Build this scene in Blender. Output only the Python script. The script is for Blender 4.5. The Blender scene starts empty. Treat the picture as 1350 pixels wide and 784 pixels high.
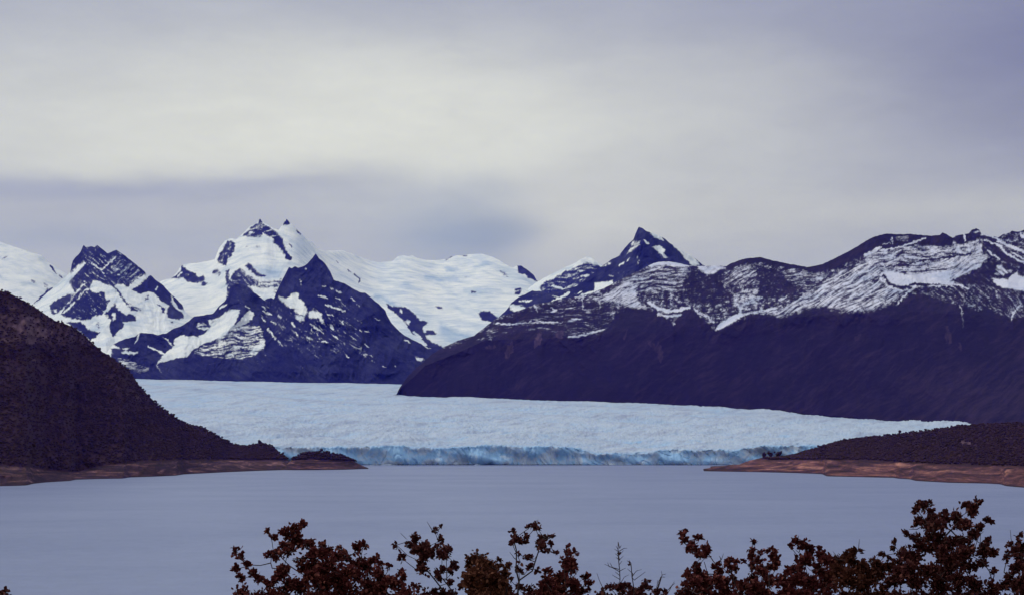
import bpy, math, random
import numpy as np

# ------------------------------------------------------------------ basics
# Camera 89 m above the lake, looking along +Y.  F, CX, HY describe the lens in
# pixels of the photograph; P() places a surveyed direction at a chosen distance.
F, CX, HY, CH = 2500.0, 675.0, 575.0, 89.0
W, H = 1350.0, 784.0
rng = np.random.default_rng(7)
random.seed(7)
sc = bpy.context.scene
COL = sc.collection


def P(px, py, D):
    px, py, D = np.broadcast_arrays(np.asarray(px, float), np.asarray(py, float), np.asarray(D, float))
    return np.stack([(px - CX) / F * D, D, CH + (HY - py) / F * D], -1)


def tag(o, label=None, cat=None, group=None, kind=None):
    if label: o['label'] = label
    if cat: o['category'] = cat
    if group: o['group'] = group
    if kind: o['kind'] = kind
    return o


def mesh_obj(name, verts, faces, mat=None, parent=None, attrs=None, smooth=True):
    """faces: int array (n,3|4) or list of such arrays"""
    me = bpy.data.meshes.new(name)
    verts = np.asarray(verts, np.float32).reshape(-1, 3)
    if not isinstance(faces, (list, tuple)): faces = [faces]
    me.vertices.add(len(verts)); me.vertices.foreach_set('co', verts.ravel())
    idx = np.concatenate([np.asarray(f, np.int32).ravel() for f in faces])
    tot = np.concatenate([np.full(len(f), f.shape[1], np.int32) for f in faces])
    st = np.concatenate([[0], np.cumsum(tot)[:-1]]).astype(np.int32)
    me.loops.add(len(idx)); me.loops.foreach_set('vertex_index', idx)
    me.polygons.add(len(tot)); me.polygons.foreach_set('loop_start', st)
    try: me.polygons.foreach_set('loop_total', tot)
    except Exception: pass
    me.update(calc_edges=True)
    if smooth: me.polygons.foreach_set('use_smooth', np.ones(len(tot), bool))
    for k, v in (attrs or {}).items():
        a = me.attributes.new(k, 'FLOAT', 'POINT'); a.data.foreach_set('value', np.asarray(v, np.float32).ravel())
    if mat: me.materials.append(mat)
    o = bpy.data.objects.new(name, me); COL.objects.link(o)
    if parent: o.parent = parent
    return o


def grid_faces(nr, nc):
    i = np.arange(nr * nc).reshape(nr, nc)
    return np.stack([i[:-1, :-1], i[:-1, 1:], i[1:, 1:], i[1:, :-1]], -1).reshape(-1, 4)


# ------------------------------------------------------------------ noise
def _hash(ix, iy, seed):
    h = (ix.astype(np.uint32) * np.uint32(374761393) + iy.astype(np.uint32) * np.uint32(668265263)
         + np.uint32(seed * 2246822519 % 4294967296))
    h ^= h >> np.uint32(13); h *= np.uint32(1274126177); h ^= h >> np.uint32(16)
    h *= np.uint32(2654435761); h ^= h >> np.uint32(15)
    return h


def gn(x, y, seed=0):
    x0 = np.floor(x); y0 = np.floor(y); fx = x - x0; fy = y - y0
    ix = x0.astype(np.int64); iy = y0.astype(np.int64)
    u = fx * fx * fx * (fx * (fx * 6 - 15) + 10); v = fy * fy * fy * (fy * (fy * 6 - 15) + 10)
    def g(dx, dy):
        a = _hash(ix + dx, iy + dy, seed).astype(np.float64) * (2 * math.pi / 4294967296.0)
        return np.cos(a) * (fx - dx) + np.sin(a) * (fy - dy)
    n0 = g(0, 0) * (1 - u) + g(1, 0) * u
    n1 = g(0, 1) * (1 - u) + g(1, 1) * u
    return (n0 * (1 - v) + n1 * v) * 1.45


def fbm(x, y, o=5, seed=0, gain=0.5, ridged=False):
    s = 0; a = 1; tot = 0
    for k in range(o):
        n = gn(x * 2 ** k + 13.7 * k, y * 2 ** k - 7.3 * k, seed + k * 17)
        if ridged: n = 1 - 2.2 * np.abs(n)
        s = s + n * a; tot += a; a *= gain
    return s / tot


def sstep(a, b, x):
    t = np.clip((x - a) / (b - a), 0, 1)
    return t * t * (3 - 2 * t)


def lin(poly, x):
    p = np.array(poly, float)
    return np.interp(x, p[:, 0], p[:, 1])


# ------------------------------------------------------------------ materials
def new_mat(name):
    m = bpy.data.materials.new(name); m.use_nodes = True
    nt = m.node_tree; nt.nodes.clear()
    out = nt.nodes.new('ShaderNodeOutputMaterial')
    b = nt.nodes.new('ShaderNodeBsdfPrincipled')
    nt.links.new(b.outputs[0], out.inputs[0])
    return m, nt, b


class NT:
    def __init__(s, nt): s.nt = nt
    def n(s, t, **kw):
        o = s.nt.nodes.new(t)
        for k, v in kw.items(): setattr(o, k, v)
        return o
    def link(s, a, b): s.nt.links.new(a, b)
    def val(s, sock, v):
        if isinstance(v, bpy.types.NodeSocket): s.link(v, sock)
        else: sock.default_value = v
    def math(s, op, a, b=None, c=None, clamp=False):
        o = s.n('ShaderNodeMath', operation=op, use_clamp=clamp)
        s.val(o.inputs[0], a)
        if b is not None: s.val(o.inputs[1], b)
        if c is not None: s.val(o.inputs[2], c)
        return o.outputs[0]
    def mix(s, f, a, b, blend='MIX'):
        o = s.n('ShaderNodeMix', data_type='RGBA', blend_type=blend)
        s.val(o.inputs[0], f)
        for i, v in ((6, a), (7, b)):
            if isinstance(v, tuple): v = (*v[:3], 1)
            s.val(o.inputs[i], v)
        return o.outputs[2]
    def attr(s, name):
        return s.n('ShaderNodeAttribute', attribute_name=name).outputs['Fac']
    def coord(s, which='Object', scale=None):
        c = s.n('ShaderNodeTexCoord').outputs[which]
        if scale:
            m = s.n('ShaderNodeMapping'); s.link(c, m.inputs[0]); m.inputs['Scale'].default_value = scale; c = m.outputs[0]
        return c
    def noise(s, vec, scale, detail=4, rough=0.5, dist=0):
        o = s.n('ShaderNodeTexNoise'); s.link(vec, o.inputs['Vector'])
        o.inputs['Scale'].default_value = scale; o.inputs['Detail'].default_value = detail
        o.inputs['Roughness'].default_value = rough; o.inputs['Distortion'].default_value = dist
        return o.outputs['Fac']
    def ramp(s, f, stops):
        o = s.n('ShaderNodeValToRGB'); s.link(f, o.inputs[0]); r = o.color_ramp
        while len(r.elements) < len(stops): r.elements.new(0.5)
        for e, (p, c) in zip(r.elements, stops): e.position = p; e.color = (*c, 1)
        return o.outputs[0]
    def bump(s, h, strength, dist):
        o = s.n('ShaderNodeBump'); s.link(h, o.inputs['Height'])
        o.inputs['Strength'].default_value = strength; o.inputs['Distance'].default_value = dist
        return o.outputs[0]


def mountain_mat(name, rock_a, rock_b, snow_c=(0.74, 0.76, 0.72), ice_shade_c=(0.36, 0.47, 0.58), soil=(0.10, 0.06, 0.09)):
    m, nt, b = new_mat(name); g = NT(nt)
    co = g.coord('Object')
    n = g.noise(co, 0.012, 8, 0.62)
    rock = g.mix(g.math('MULTIPLY', g.attr('rockvar'), 1.0, clamp=True), rock_a, rock_b)
    rock = g.mix(g.attr('scree'), rock, soil)
    rock = g.mix(0.4, rock, g.mix(n, (0.45, 0.45, 0.45), (1.6, 1.6, 1.6)), 'MULTIPLY')
    snow = g.mix(g.attr('ice'), snow_c, ice_shade_c)
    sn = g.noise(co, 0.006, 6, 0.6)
    snow = g.mix(0.7, snow, g.ramp(sn, [(.34, (0.60, 0.69, 0.80)), (.5, (.93, .95, .98)), (.7, (1.12, 1.1, 1.06))]), 'MULTIPLY')  # grey-blue shading of the snow, painted in as noise
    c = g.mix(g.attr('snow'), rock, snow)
    g.link(c, b.inputs['Base Color'])
    b.inputs['Roughness'].default_value = 0.95; b.inputs['Specular IOR Level'].default_value = 0.1
    g.link(g.bump(n, 0.35, 8.0), b.inputs['Normal'])
    return m


M_FAR = mountain_mat('far_rock_and_snow', (0.002, 0.003, 0.055), (0.050, 0.054, 0.115), soil=(0.05,0.05,0.10))  # part of the haze blue is put into the rock colour
M_NEARM = mountain_mat('slope_rock_and_snow', (0.006, 0.002, 0.019), (0.024, 0.013, 0.040), snow_c=(0.60, 0.61, 0.68))  # slope rock also carries some haze blue in its colour


def land_mat(name):
    m, nt, b = new_mat(name); g = NT(nt)
    co = g.coord('Object')
    n = g.noise(co, 0.02, 8, 0.65)
    n2 = g.noise(g.coord('Object', (0.0075, 0.006, 0.085)), 1.0, 8, 0.68, 1.2)
    forest = g.mix(n, (0.022, 0.007, 0.007), (0.036, 0.012, 0.011))
    forest = g.mix(g.attr('scree'), forest, (0.17, 0.10, 0.115))
    beach = g.ramp(n2, [(0.38, (0.018, 0.009, 0.011)), (0.49, (0.040, 0.018, 0.020)), (0.56, (0.085, 0.042, 0.042)), (0.66, (0.24, 0.125, 0.115))])
    beach = g.mix(g.attr('warm'), beach, g.ramp(n2, [(0.36, (0.022, 0.009, 0.009)), (0.46, (0.070, 0.026, 0.024)), (0.55, (0.14, 0.054, 0.045)), (0.66, (0.34, 0.15, 0.095))]))
    n5 = g.noise(g.coord('Object', (.05, .02, .12)), 1.0, 6, .8)
    beach = g.mix(.8, beach, g.ramp(n5, [(.36, (.35, .33, .36)), (.5, (.95, .95, .95)), (.66, (1.7, 1.6, 1.6))]), 'MULTIPLY')
    wet = g.mix(g.attr('wet'), beach, (0.022, 0.009, 0.009))
    c = g.mix(g.attr('beach'), forest, wet)
    g.link(c, b.inputs['Base Color'])
    b.inputs['Roughness'].default_value = 0.95; b.inputs['Specular IOR Level'].default_value = 0.1
    g.link(g.bump(n, 0.6, 6.0), b.inputs['Normal'])
    return m


M_LAND = land_mat('wooded_land')


def forest_mat(name, a, b_, rough=0.9):
    m, nt, b = new_mat(name); g = NT(nt)
    c = g.mix(g.attr('tint'), a, b_)
    g.link(c, b.inputs['Base Color'])
    b.inputs['Roughness'].default_value = rough; b.inputs['Specular IOR Level'].default_value = 0.15
    return m


M_FOREST = forest_mat('beech_wood', (0.025, 0.008, 0.007), (0.037, 0.013, 0.011))
M_BARK_FAR = forest_mat('far_bark', (0.03, 0.02, 0.02), (0.05, 0.03, 0.03))


# ------------------------------------------------------------------ painting of snow fields on a slope
class Paint:
    def __init__(s, px, py, t, amp, kind, seed=0, warp=1.4):
        s.px0, s.py0 = px, py
        s.x = px + warp * fbm(px / 5, py / 5, 4, seed + 3, .65) * 2.8
        s.y = py + warp * fbm(px / 5, py / 5, 4, seed + 4, .65) * 2.4
        s.t = np.full(px.shape, float(t)); s.amp = np.full(px.shape, float(amp))
        s.k = np.zeros(px.shape + (4,)); s.k[..., kind] = 1
        s.seed = seed
    def sd(s, poly):
        p = np.array(poly, float); x, y = s.x, s.y
        d = np.full(x.shape, 1e9); inside = np.zeros(x.shape, bool)
        for i in range(len(p)):
            ax, ay = p[i - 1]; bx, by = p[i]
            ex, ey = bx - ax, by - ay; L = ex * ex + ey * ey + 1e-9
            t = np.clip(((x - ax) * ex + (y - ay) * ey) / L, 0, 1)
            d = np.minimum(d, (x - ax - t * ex) ** 2 + (y - ay - t * ey) ** 2)
            c = (ay > y) != (by > y)
            inside ^= c & (x < ex * (y - ay) / (ey if abs(ey) > 1e-9 else 1e-9) + ax)
        return np.where(inside, 1, -1) * np.sqrt(d)
    def _box(s, pts, m):
        p = np.array(pts, float)
        return ((s.px0 > p[:, 0].min() - m) & (s.px0 < p[:, 0].max() + m) & (s.py0 > p[:, 1].min() - m) & (s.py0 < p[:, 1].max() + m))
    def poly(s, poly, t, amp=None, kind=None, soft=1.7):
        b = s._box(poly, 6 + 2 * soft)
        if not b.any(): return
        sub = Paint.__new__(Paint); sub.x = s.x[b]; sub.y = s.y[b]
        w = sstep(-soft, soft, sub.sd(poly))
        s.t[b] += (t - s.t[b]) * w
        if amp is not None: s.amp[b] += (amp - s.amp[b]) * w
        if kind is not None:
            tgt = np.zeros(4); tgt[kind] = 1
            s.k[b] += (tgt - s.k[b]) * w[:, None]
    def line(s, pts, wid, t=1.0, amp=None):
        b = s._box(pts, 6 + wid)
        if not b.any(): return
        x, y = s.x[b], s.y[b]; p = np.array(pts, float)
        d = np.full(x.shape, 1e9)
        for i in range(1, len(p)):
            ax, ay = p[i - 1]; bx, by = p[i]; ex, ey = bx - ax, by - ay
            q = np.clip(((x - ax) * ex + (y - ay) * ey) / (ex * ex + ey * ey + 1e-9), 0, 1)
            taper = 1.0 if len(p) > 2 else 0.45 + 0.55 * np.sin(np.pi * np.clip(q, 0.02, .98))
            d = np.minimum(d, np.hypot(x - ax - q * ex, y - ay - q * ey) / taper)
        w = 1 - sstep(wid * .5 - .6, wid * .5 + .6, d)
        s.t[b] += (t - s.t[b]) * w
        if amp is not None: s.amp[b] += (amp - s.amp[b]) * w
    def rot(s, ang, lo, sh, seed):
        a = math.radians(ang); x, y = s.px0, s.py0
        wx = fbm(x / 45, y / 45, 2, seed + 50) * 7
        u = x * math.cos(a) + y * math.sin(a); v = -x * math.sin(a) + y * math.cos(a) + wx
        return fbm(u / lo, v / sh, 5, seed, 0.72)
    def result(s, edge=0.46):
        sd = s.seed
        N = [fbm(s.px0 / 7, s.py0 / 5.0, 5, sd + 11, 0.8), s.rot(-5, 22, 2.9, sd + 12), s.rot(-31, 24, 2.8, sd + 13), s.rot(42, 18, 2.8, sd + 14)]
        iso2 = fbm(s.px0 / 4, s.py0 / 3, 4, sd + 15, .8)
        N = [N[0]] + [q / q.std() +   .30 * N[0] / N[0].std() + .38 * iso2 / iso2.std() for q in N[1:]]
        n = 0
        for i in range(4):
            q = N[i]; n = n + s.k[..., i] * (q - q.mean()) / (q.std() + 1e-9) * 0.5
        return sstep(-edge, edge, s.t + s.amp * n)


# ------------------------------------------------------------------ a mountain: stack of surveyed profile lines
def sheet(name, mat, x0, x1, step, lines, relief=(90, 70), seed=1, rough_sky=0.8, back=(2600, 1.0), paint=None, soft=None, aspect=1.5, body=0, calm=None,
          rowstep=0.9, skirt=40, gam=1.0, relief_seed=None, extra=None):
    """lines: list (bottom->top) of (polyline px->py, polyline px->D)"""
    u = np.arange(x0, x1 + step, step)
    PY = [lin(l[0], u) for l in lines]; DD = [lin(l[1], u) for l in lines]
    crest = PY[-1].copy()
    PY[-1] = PY[-1] + rough_sky * (fbm(u / 6, u * 0 + seed, 4, seed + 90) * 2 + 0.5 * fbm(u / 40, u * 0, 3, seed + 91))
    rows_py, rows_D = [], []
    for k in range(len(lines) - 1):
        n = max(3, int(np.max(PY[k] - PY[k + 1]) / rowstep))
        for i in range(n):
            t = i / n
            rows_py.append(PY[k] + (PY[k + 1] - PY[k]) * t)
            rows_D.append(DD[k] + (DD[k + 1] - DD[k]) * t ** gam)
    rows_py.append(PY[-1]); rows_D.append(DD[-1])
    if body:      # the face follows the smoothed body of the mountain, not every notch of its crest
        w = int(body / step) | 1; kk = np.hanning(w + 2); kk /= kk.sum(); pad = len(kk)
        sm = lambda a: np.convolve(np.concatenate([np.full(pad, a[0]), a, np.full(pad, a[-1])]), kk, 'same')[pad:-pad]
        cs, ds = sm(crest), sm(DD[-1]); b0 = PY[-2]; d0 = DD[-2]
        first = len(rows_py) - 1 - max(3, int(np.max(PY[-2] - PY[-1]) / rowstep))
        for i in range(first, len(rows_py)):
            t = np.clip((b0 - rows_py[i]) / np.maximum(b0 - cs, 10), 0, 1.7)
            rows_D[i] = d0 + (ds - d0) * t ** gam
    py = np.array(rows_py); D = np.array(rows_D); px = np.broadcast_to(u, py.shape)
    nr = len(rows_py)
    if body:
        hw = 34; ker = np.hanning(2 * hw + 1); ker /= ker.sum()
        Dp = np.concatenate([np.repeat(D[:1], hw, 0), D, np.repeat(D[-1:], hw, 0)])
        cs_ = np.stack([np.convolve(Dp[:, j], ker, 'valid') for j in range(D.shape[1])], 1)
        wv = np.clip(np.minimum(np.arange(nr), nr - 1 - np.arange(nr)) / 40.0, 0, 1)[:, None]
        D = D * (1 - wv) + cs_ * wv
    A, wl = relief
    span = np.maximum(PY[0] - PY[-1], 1)
    env = np.clip((PY[0] - py) / 14, 0, 1) * np.clip(span / 60, 0.15, 1)
    if A:
        wx = px + 18 * fbm(px / 60, py / 60, 3, seed + 5); wy = py + 18 * fbm(px / 60, py / 60, 3, seed + 6)
        r = fbm(wx / wl, wy / (wl * aspect), 7, seed + 7, 0.52, ridged=True)
        r2 = fbm(wx / (wl * .35), wy / (wl * .2), 5, seed + 8, 0.5)
        dep = np.clip((DD[-1] - DD[0]) / 700.0, 0.04, 1.0)
        rel = r * 1.3 + 0.28 * r2
        if calm is not None: rel = rel * calm(px, py)
        if soft is not None:       # smooth snow country: broad swells instead of gullies
            sw = soft(px, py)
            rs = 0.55 * fbm(wx / (wl * 1.5), wy / (wl * .42), 6, seed + 9, 0.42)
            rel = rel * (1 - sw) + rs * sw
        D = D - A * env * dep * rel
    if extra is not None: D = extra(px, py, D)
    V = P(px, py, D)
    parts = [V]
    attrs = {}
    at = paint(px, py, V) if paint else {}
    # skirt below the foot, and the far side of the ridge
    sk = V[:1].copy(); sk[..., 2] -= skirt
    nb = 14
    bk = []
    top = V[-1]
    for i in range(1, nb + 1):
        t = i / nb
        b = top.copy(); b[:, 1] += back[0] * t * (1 + .25 * gn(u / 30, u * 0 + t * 3, seed + 33))
        drop = (top[:, 2] + 2) * (t ** 0.9) * back[1]
        b[:, 2] = np.maximum(top[:, 2] - drop + np.minimum(25, .12 * top[:, 2]) * (t * (1 - t) * 4) * gn(u / 14, u * 0 + t * 7, seed + 34), -2)
        b[:, 0] = top[:, 0] * (1 + back[0] * t / top[:, 1] * 0.9)
        bk.append(b)
    allV = np.concatenate([sk, V, np.array(bk)], 0)
    NR, NC = allV.shape[:2]
    for k in ('snow', 'rockvar', 'scree', 'ice', 'beach', 'warm', 'wet'):
        if k in at:
            a = np.asarray(at[k], float)
            attrs[k] = np.concatenate([a[:1], a, np.repeat(a[-1:], nb, 0)], 0)
    o = mesh_obj(name, allV, grid_faces(NR, NC), mat, attrs=attrs)
    tag(o, kind='structure')
    return dict(obj=o, px=px, py=py, V=V, u=u, scree=np.asarray(at.get('scree', px * 0)))


# glacier surface: distance of the ice seen at a given height in the survey
FRONT_TOP = [(100, 590), (440, 590), (500, 589), (520, 587), (535, 589), (545, 591), (565, 590), (580, 592), (600, 590), (620, 589), (650, 587), (670, 588), (685, 590), (700, 589),
             (725, 589), (750, 590), (765, 592), (775, 596), (785, 600), (800, 598), (815, 599), (840, 598), (862, 596), (870, 594), (900, 593), (920, 595),
             (950, 593), (965, 595), (985, 591), (1000, 588), (1050, 588), (1300, 588)]


def GD(px, py):
    t = (589.0 - py) / (589.0 - 503.0)
    return 5960 + 4550 * np.sign(t) * np.abs(t) ** 1.12


def foot(poly):
    return poly, [(x, float(GD(x, y))) for x, y in poly]


def rockv(px, py, seed, ang=-6):
    a = math.radians(ang)
    u = px * math.cos(a) + py * math.sin(a); v = -px * math.sin(a) + py * math.cos(a)
    q = fbm(u / 16, v / 4.5, 5, seed, .8) + .6 * fbm(px / 50, py / 40, 3, seed + 2)
    return np.clip(.22 + 1.0 * q, 0, 1) ** 1.3


def ice_and_shade(px, py, seed, base=0.12, ang=14):  # blue ice tone, plus grey-blue shade painted on the snow
    a = math.radians(ang)
    u = px * math.cos(a) + py * math.sin(a); v = -px * math.sin(a) + py * math.cos(a) + 6 * fbm(px / 40, py / 40, 3, seed + 1)
    n = fbm(u / 55, v / 11, 6, seed, .58)
    return np.clip(base + 1.0 * n, 0, 1)


# --- far snow dome on the left
def p_dome(px, py, V):
    q = Paint(px, py, 1.0, 0.25, 0, 101)
    q.line([(66, 350), (74, 360)], 3.2, -1); q.line([(78, 363), (83, 367)], 2.2, -.8)
    q.line([(4, 341), (9, 338)], 3, -.1); q.line([(42, 370), (47, 373)], 5, -.2, .5); q.line([(58, 374), (62, 378)], 5, -.25, .5)
    q.line([(46, 399), (54, 392), (62, 384), (68, 380)], 2.2, -1); q.poly([(58, 390), (62, 381), (69, 379), (66, 390), (62, 392)], -.3, .6)
    return dict(snow=q.result(), rockvar=rockv(px, py, 9), ice=ice_and_shade(px, py, 15, -.1, 18))


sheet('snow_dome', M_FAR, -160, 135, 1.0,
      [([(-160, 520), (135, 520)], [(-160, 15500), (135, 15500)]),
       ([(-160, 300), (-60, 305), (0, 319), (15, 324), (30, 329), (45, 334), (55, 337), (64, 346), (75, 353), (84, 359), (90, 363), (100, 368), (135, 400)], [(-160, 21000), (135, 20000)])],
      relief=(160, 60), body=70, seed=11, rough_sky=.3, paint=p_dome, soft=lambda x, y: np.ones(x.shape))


# --- the twin summit and the icefield behind everything
def p_twin(px, py, V):
    q = Paint(px, py, 1.0, 0.22, 0, 201, warp=1.0)
    R = q.poly
    R([(296, 323), (300, 317), (304, 317), (311, 321), (309, 331), (305, 339), (301, 341), (298, 351), (289, 348), (286, 343), (288, 337), (292, 330)], -.45, .55, 0)
    R([(281, 355), (286, 355), (292, 360), (289, 364), (279, 363)], -.45, .7, 1)
    R([(319, 311), (330, 300), (340, 294), (340, 289), (344, 287), (346, 294), (354, 298), (361, 303), (366, 307), (372, 315), (374, 323), (378, 332), (385, 340), (383, 343), (376, 341), (377, 337),
       (370, 329), (366, 323), (360, 320), (361, 315), (355, 313), (347, 308), (345, 311), (343, 313), (332, 313), (323, 312)], -.6, .85, 1)
    R([(325, 309), (331, 305), (334, 308), (329, 311)], .4); R([(338, 299), (347, 298), (346, 303), (338, 303)], .0, .7)
    R([(361, 313), (368, 311), (373, 317), (374, 324), (379, 333), (385, 340), (382, 343), (376, 341), (377, 337), (370, 328), (364, 320)], -1, .1)
    R([(373, 296), (378, 288), (383, 295), (380, 297)], -1, .1); R([(389, 300), (397, 308), (396, 310), (392, 306)], -.9, .3)
    q.line([(363, 300.5), (369, 301.5)], 2.6, -1); q.line([(381, 322), (385, 326)], 2, -.4); q.line([(320, 324), (335, 326), (348, 324)], 1.0, .1, .5)
    R([(303, 367), (309, 357), (316, 353), (322, 356), (325, 363), (332, 366), (341, 369), (339, 378), (330, 377), (334, 386), (345, 396), (352, 402), (300, 400), (298, 385), (301, 372)], -.7, .75, 3)
    R([(297, 357), (303, 355), (302, 372), (298, 378)], -.5, .6)
    R([(324, 376), (335, 379), (347, 381), (361, 378), (362, 386), (351, 396), (341, 389), (333, 380)], 1, .1)
    R([(322, 350), (329, 347), (334, 353), (341, 360), (352, 363), (350, 365), (341, 365), (333, 360), (327, 354)], -.75, .4)
    R([(325, 362), (336, 366), (341, 372), (340, 378), (330, 376)], -.2, .7)
    R([(340, 379), (342, 371), (354, 369), (366, 370), (373, 366), (368, 378), (364, 388), (360, 384), (361, 378), (346, 380)], -.15, .9, 1)
    R([(224, 369), (232, 362), (238, 357), (239, 350), (241, 350), (247, 356), (258, 360), (261, 365), (269, 363), (270, 370), (264, 373), (252, 373), (246, 371), (241, 366), (236, 368), (232, 367)], -.7, .55, 0)
    q.line([(234, 365), (240, 359)], 2, .9); q.line([(221, 365), (227, 366)], 2.5, -.9); R([(265, 371), (274, 373), (271, 377), (265, 377)], -.5, .7)
    q.line([(251, 346.3), (259, 346.6)], 1.6, -.6)
    q.line([(467, 362), (474, 367), (474, 371), (472, 373)], 1.7, -1); q.line([(459, 355), (462, 359)], 1.4, -.7); q.line([(518, 343), (521, 338)], 1.4, -.7); q.line([(443, 344), (447, 348)], 1.3, -.1)
    R([(509, 400), (520, 404), (533, 404), (543, 410), (553, 421), (563, 424), (565, 428), (557, 431), (558, 437), (565, 447), (580, 455), (600, 470), (560, 468), (556, 458), (564, 454), (555, 447), (551, 443),
       (544, 441), (538, 431), (532, 422), (521, 413), (512, 407)], -.95, .35)
    q.line([(528, 408), (530, 412)], 3, .4); R([(534, 424), (537, 420), (541, 423), (539, 428)], .7); q.line([(545, 437), (556, 446)], 4, .8)
    R([(558, 429), (566, 426), (567, 432), (560, 437)], .7); R([(566, 441), (574, 441), (580, 452), (570, 452)], .8)
    R([(558, 440), (562, 436), (568, 434), (576, 439), (573, 441), (565, 441)], -1)
    R([(574, 403), (580, 404), (585, 408), (577, 406)], -1); R([(621, 383), (628, 384), (626, 386), (622, 386)], -1)
    R([(630, 412), (633, 410), (646, 410), (652, 415), (664, 421), (650, 424), (636, 422)], -1)
    R([(681, 349), (688, 349), (697, 356), (705, 362), (708, 369), (716, 377), (707, 371), (697, 367), (692, 362), (684, 361)], -1, .3)
    R([(679, 380), (688, 379), (687, 383), (679, 383)], -.9); R([(678, 385), (687, 383.5), (685, 388), (679, 388)], -.9)
    R([(659, 357), (666, 359), (670, 362), (664, 364), (660, 361)], -.1, .5)
    q.line([(588, 343), (593, 339), (598, 337.5)], 2.2, -.2, .3); q.line([(610, 337.6), (616, 336.6)], 1.6, -.6); q.line([(612, 365), (615, 365)], 2, .1)
    q.line([(667, 364), (671, 365)], 1.5, -.3)
    ic = ice_and_shade(px, py, 25, .12, 13)
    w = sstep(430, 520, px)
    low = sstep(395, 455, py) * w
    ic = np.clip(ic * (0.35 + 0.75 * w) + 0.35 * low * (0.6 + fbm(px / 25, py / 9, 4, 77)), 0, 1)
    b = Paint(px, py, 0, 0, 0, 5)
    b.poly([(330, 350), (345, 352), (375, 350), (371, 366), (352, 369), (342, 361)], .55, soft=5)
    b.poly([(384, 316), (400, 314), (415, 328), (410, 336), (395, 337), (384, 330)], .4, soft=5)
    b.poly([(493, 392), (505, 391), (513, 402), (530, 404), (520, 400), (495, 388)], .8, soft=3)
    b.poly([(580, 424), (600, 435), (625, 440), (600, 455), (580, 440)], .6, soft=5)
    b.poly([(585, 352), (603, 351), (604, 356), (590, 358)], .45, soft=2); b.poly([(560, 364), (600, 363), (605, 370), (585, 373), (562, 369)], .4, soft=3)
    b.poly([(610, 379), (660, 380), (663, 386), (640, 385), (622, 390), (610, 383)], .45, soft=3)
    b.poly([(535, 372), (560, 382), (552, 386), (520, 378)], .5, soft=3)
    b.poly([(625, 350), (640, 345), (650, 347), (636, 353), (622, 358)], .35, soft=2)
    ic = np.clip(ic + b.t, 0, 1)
    return dict(snow=q.result(), rockvar=rockv(px, py, 19), ice=ic)


SKY_TWIN = [(150, 420), (195, 385), (213, 370), (225, 367), (233, 360), (238, 351), (241, 349), (250, 347), (262, 346.5), (275, 344), (283, 342), (286, 334), (289, 327), (296, 318), (303, 314), (312, 315), (319, 309), (330, 298), (339, 294),
            (341, 290), (343, 288), (346, 293), (355, 297), (362, 302), (368, 302), (372, 297), (375, 292), (378, 289), (383, 294), (390, 301), (398, 309), (405, 315), (412, 320), (420, 329), (430, 331), (440, 331), (450, 330),
            (462, 334), (472, 338), (485, 343), (500, 346), (510, 345), (518, 344), (525, 337.5), (533, 337), (540, 338), (545, 337.5), (552, 341), (562, 343), (575, 343), (588, 342), (594, 338), (604, 337), (613, 337), (620, 335),
            (635, 334.5), (648, 338), (658, 343), (668, 349), (676, 353), (682, 350), (688, 351), (697, 357), (704, 363), (708, 370), (716, 377), (724, 386), (740, 400)]
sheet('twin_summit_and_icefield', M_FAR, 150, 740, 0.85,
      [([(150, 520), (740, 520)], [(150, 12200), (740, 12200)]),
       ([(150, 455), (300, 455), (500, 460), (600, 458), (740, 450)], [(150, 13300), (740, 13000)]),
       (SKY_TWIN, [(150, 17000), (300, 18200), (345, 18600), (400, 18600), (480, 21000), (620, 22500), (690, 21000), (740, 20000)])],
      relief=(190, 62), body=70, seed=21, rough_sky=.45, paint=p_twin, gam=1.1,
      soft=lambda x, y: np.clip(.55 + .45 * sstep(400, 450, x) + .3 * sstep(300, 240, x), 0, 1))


# --- far peak with a snow crest
def p_crest(px, py, V):
    q = Paint(px, py, 1.0, .2, 0, 301)
    q.poly([(712, 378), (718, 371), (730, 367), (743, 359), (755, 354), (764, 350), (771, 346), (779, 346), (784, 349), (795, 351), (810, 352), (800, 400), (715, 400)], -.6, .75, 1)
    q.line([(762, 357), (770, 358)], 3, .5); q.line([(765, 364), (776, 363)], 2.2, .8); q.line([(728, 377), (745, 381), (762, 376)], 2.6, .6)
    return dict(snow=q.result(), rockvar=rockv(px, py, 29), ice=ice_and_shade(px, py, 35, -.1) + sstep(350, 400, py) * .3)


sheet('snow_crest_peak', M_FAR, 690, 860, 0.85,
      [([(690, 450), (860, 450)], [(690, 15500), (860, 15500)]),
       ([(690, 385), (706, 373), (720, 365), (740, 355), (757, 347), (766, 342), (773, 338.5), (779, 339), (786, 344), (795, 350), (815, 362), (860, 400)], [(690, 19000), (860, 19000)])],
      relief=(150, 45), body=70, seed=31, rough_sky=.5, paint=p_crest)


def p_spur(px, py, V):
    q = Paint(px, py, -1, .55, 1, 351)
    q.line([(684, 397), (700, 396)], 2.4, .9); q.line([(722, 401), (738, 393), (751, 386)], 3.5, .9); q.line([(729, 390), (736, 392)], 2.5, .7)
    q.line([(715, 384), (728, 383)], 1.5, .2)
    q.poly([(673, 401), (690, 403), (694, 407), (680, 412), (673, 408)], .8, .5)
    return dict(snow=q.result(), rockvar=rockv(px, py, 39), ice=ice_and_shade(px, py, 36, .1))


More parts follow.
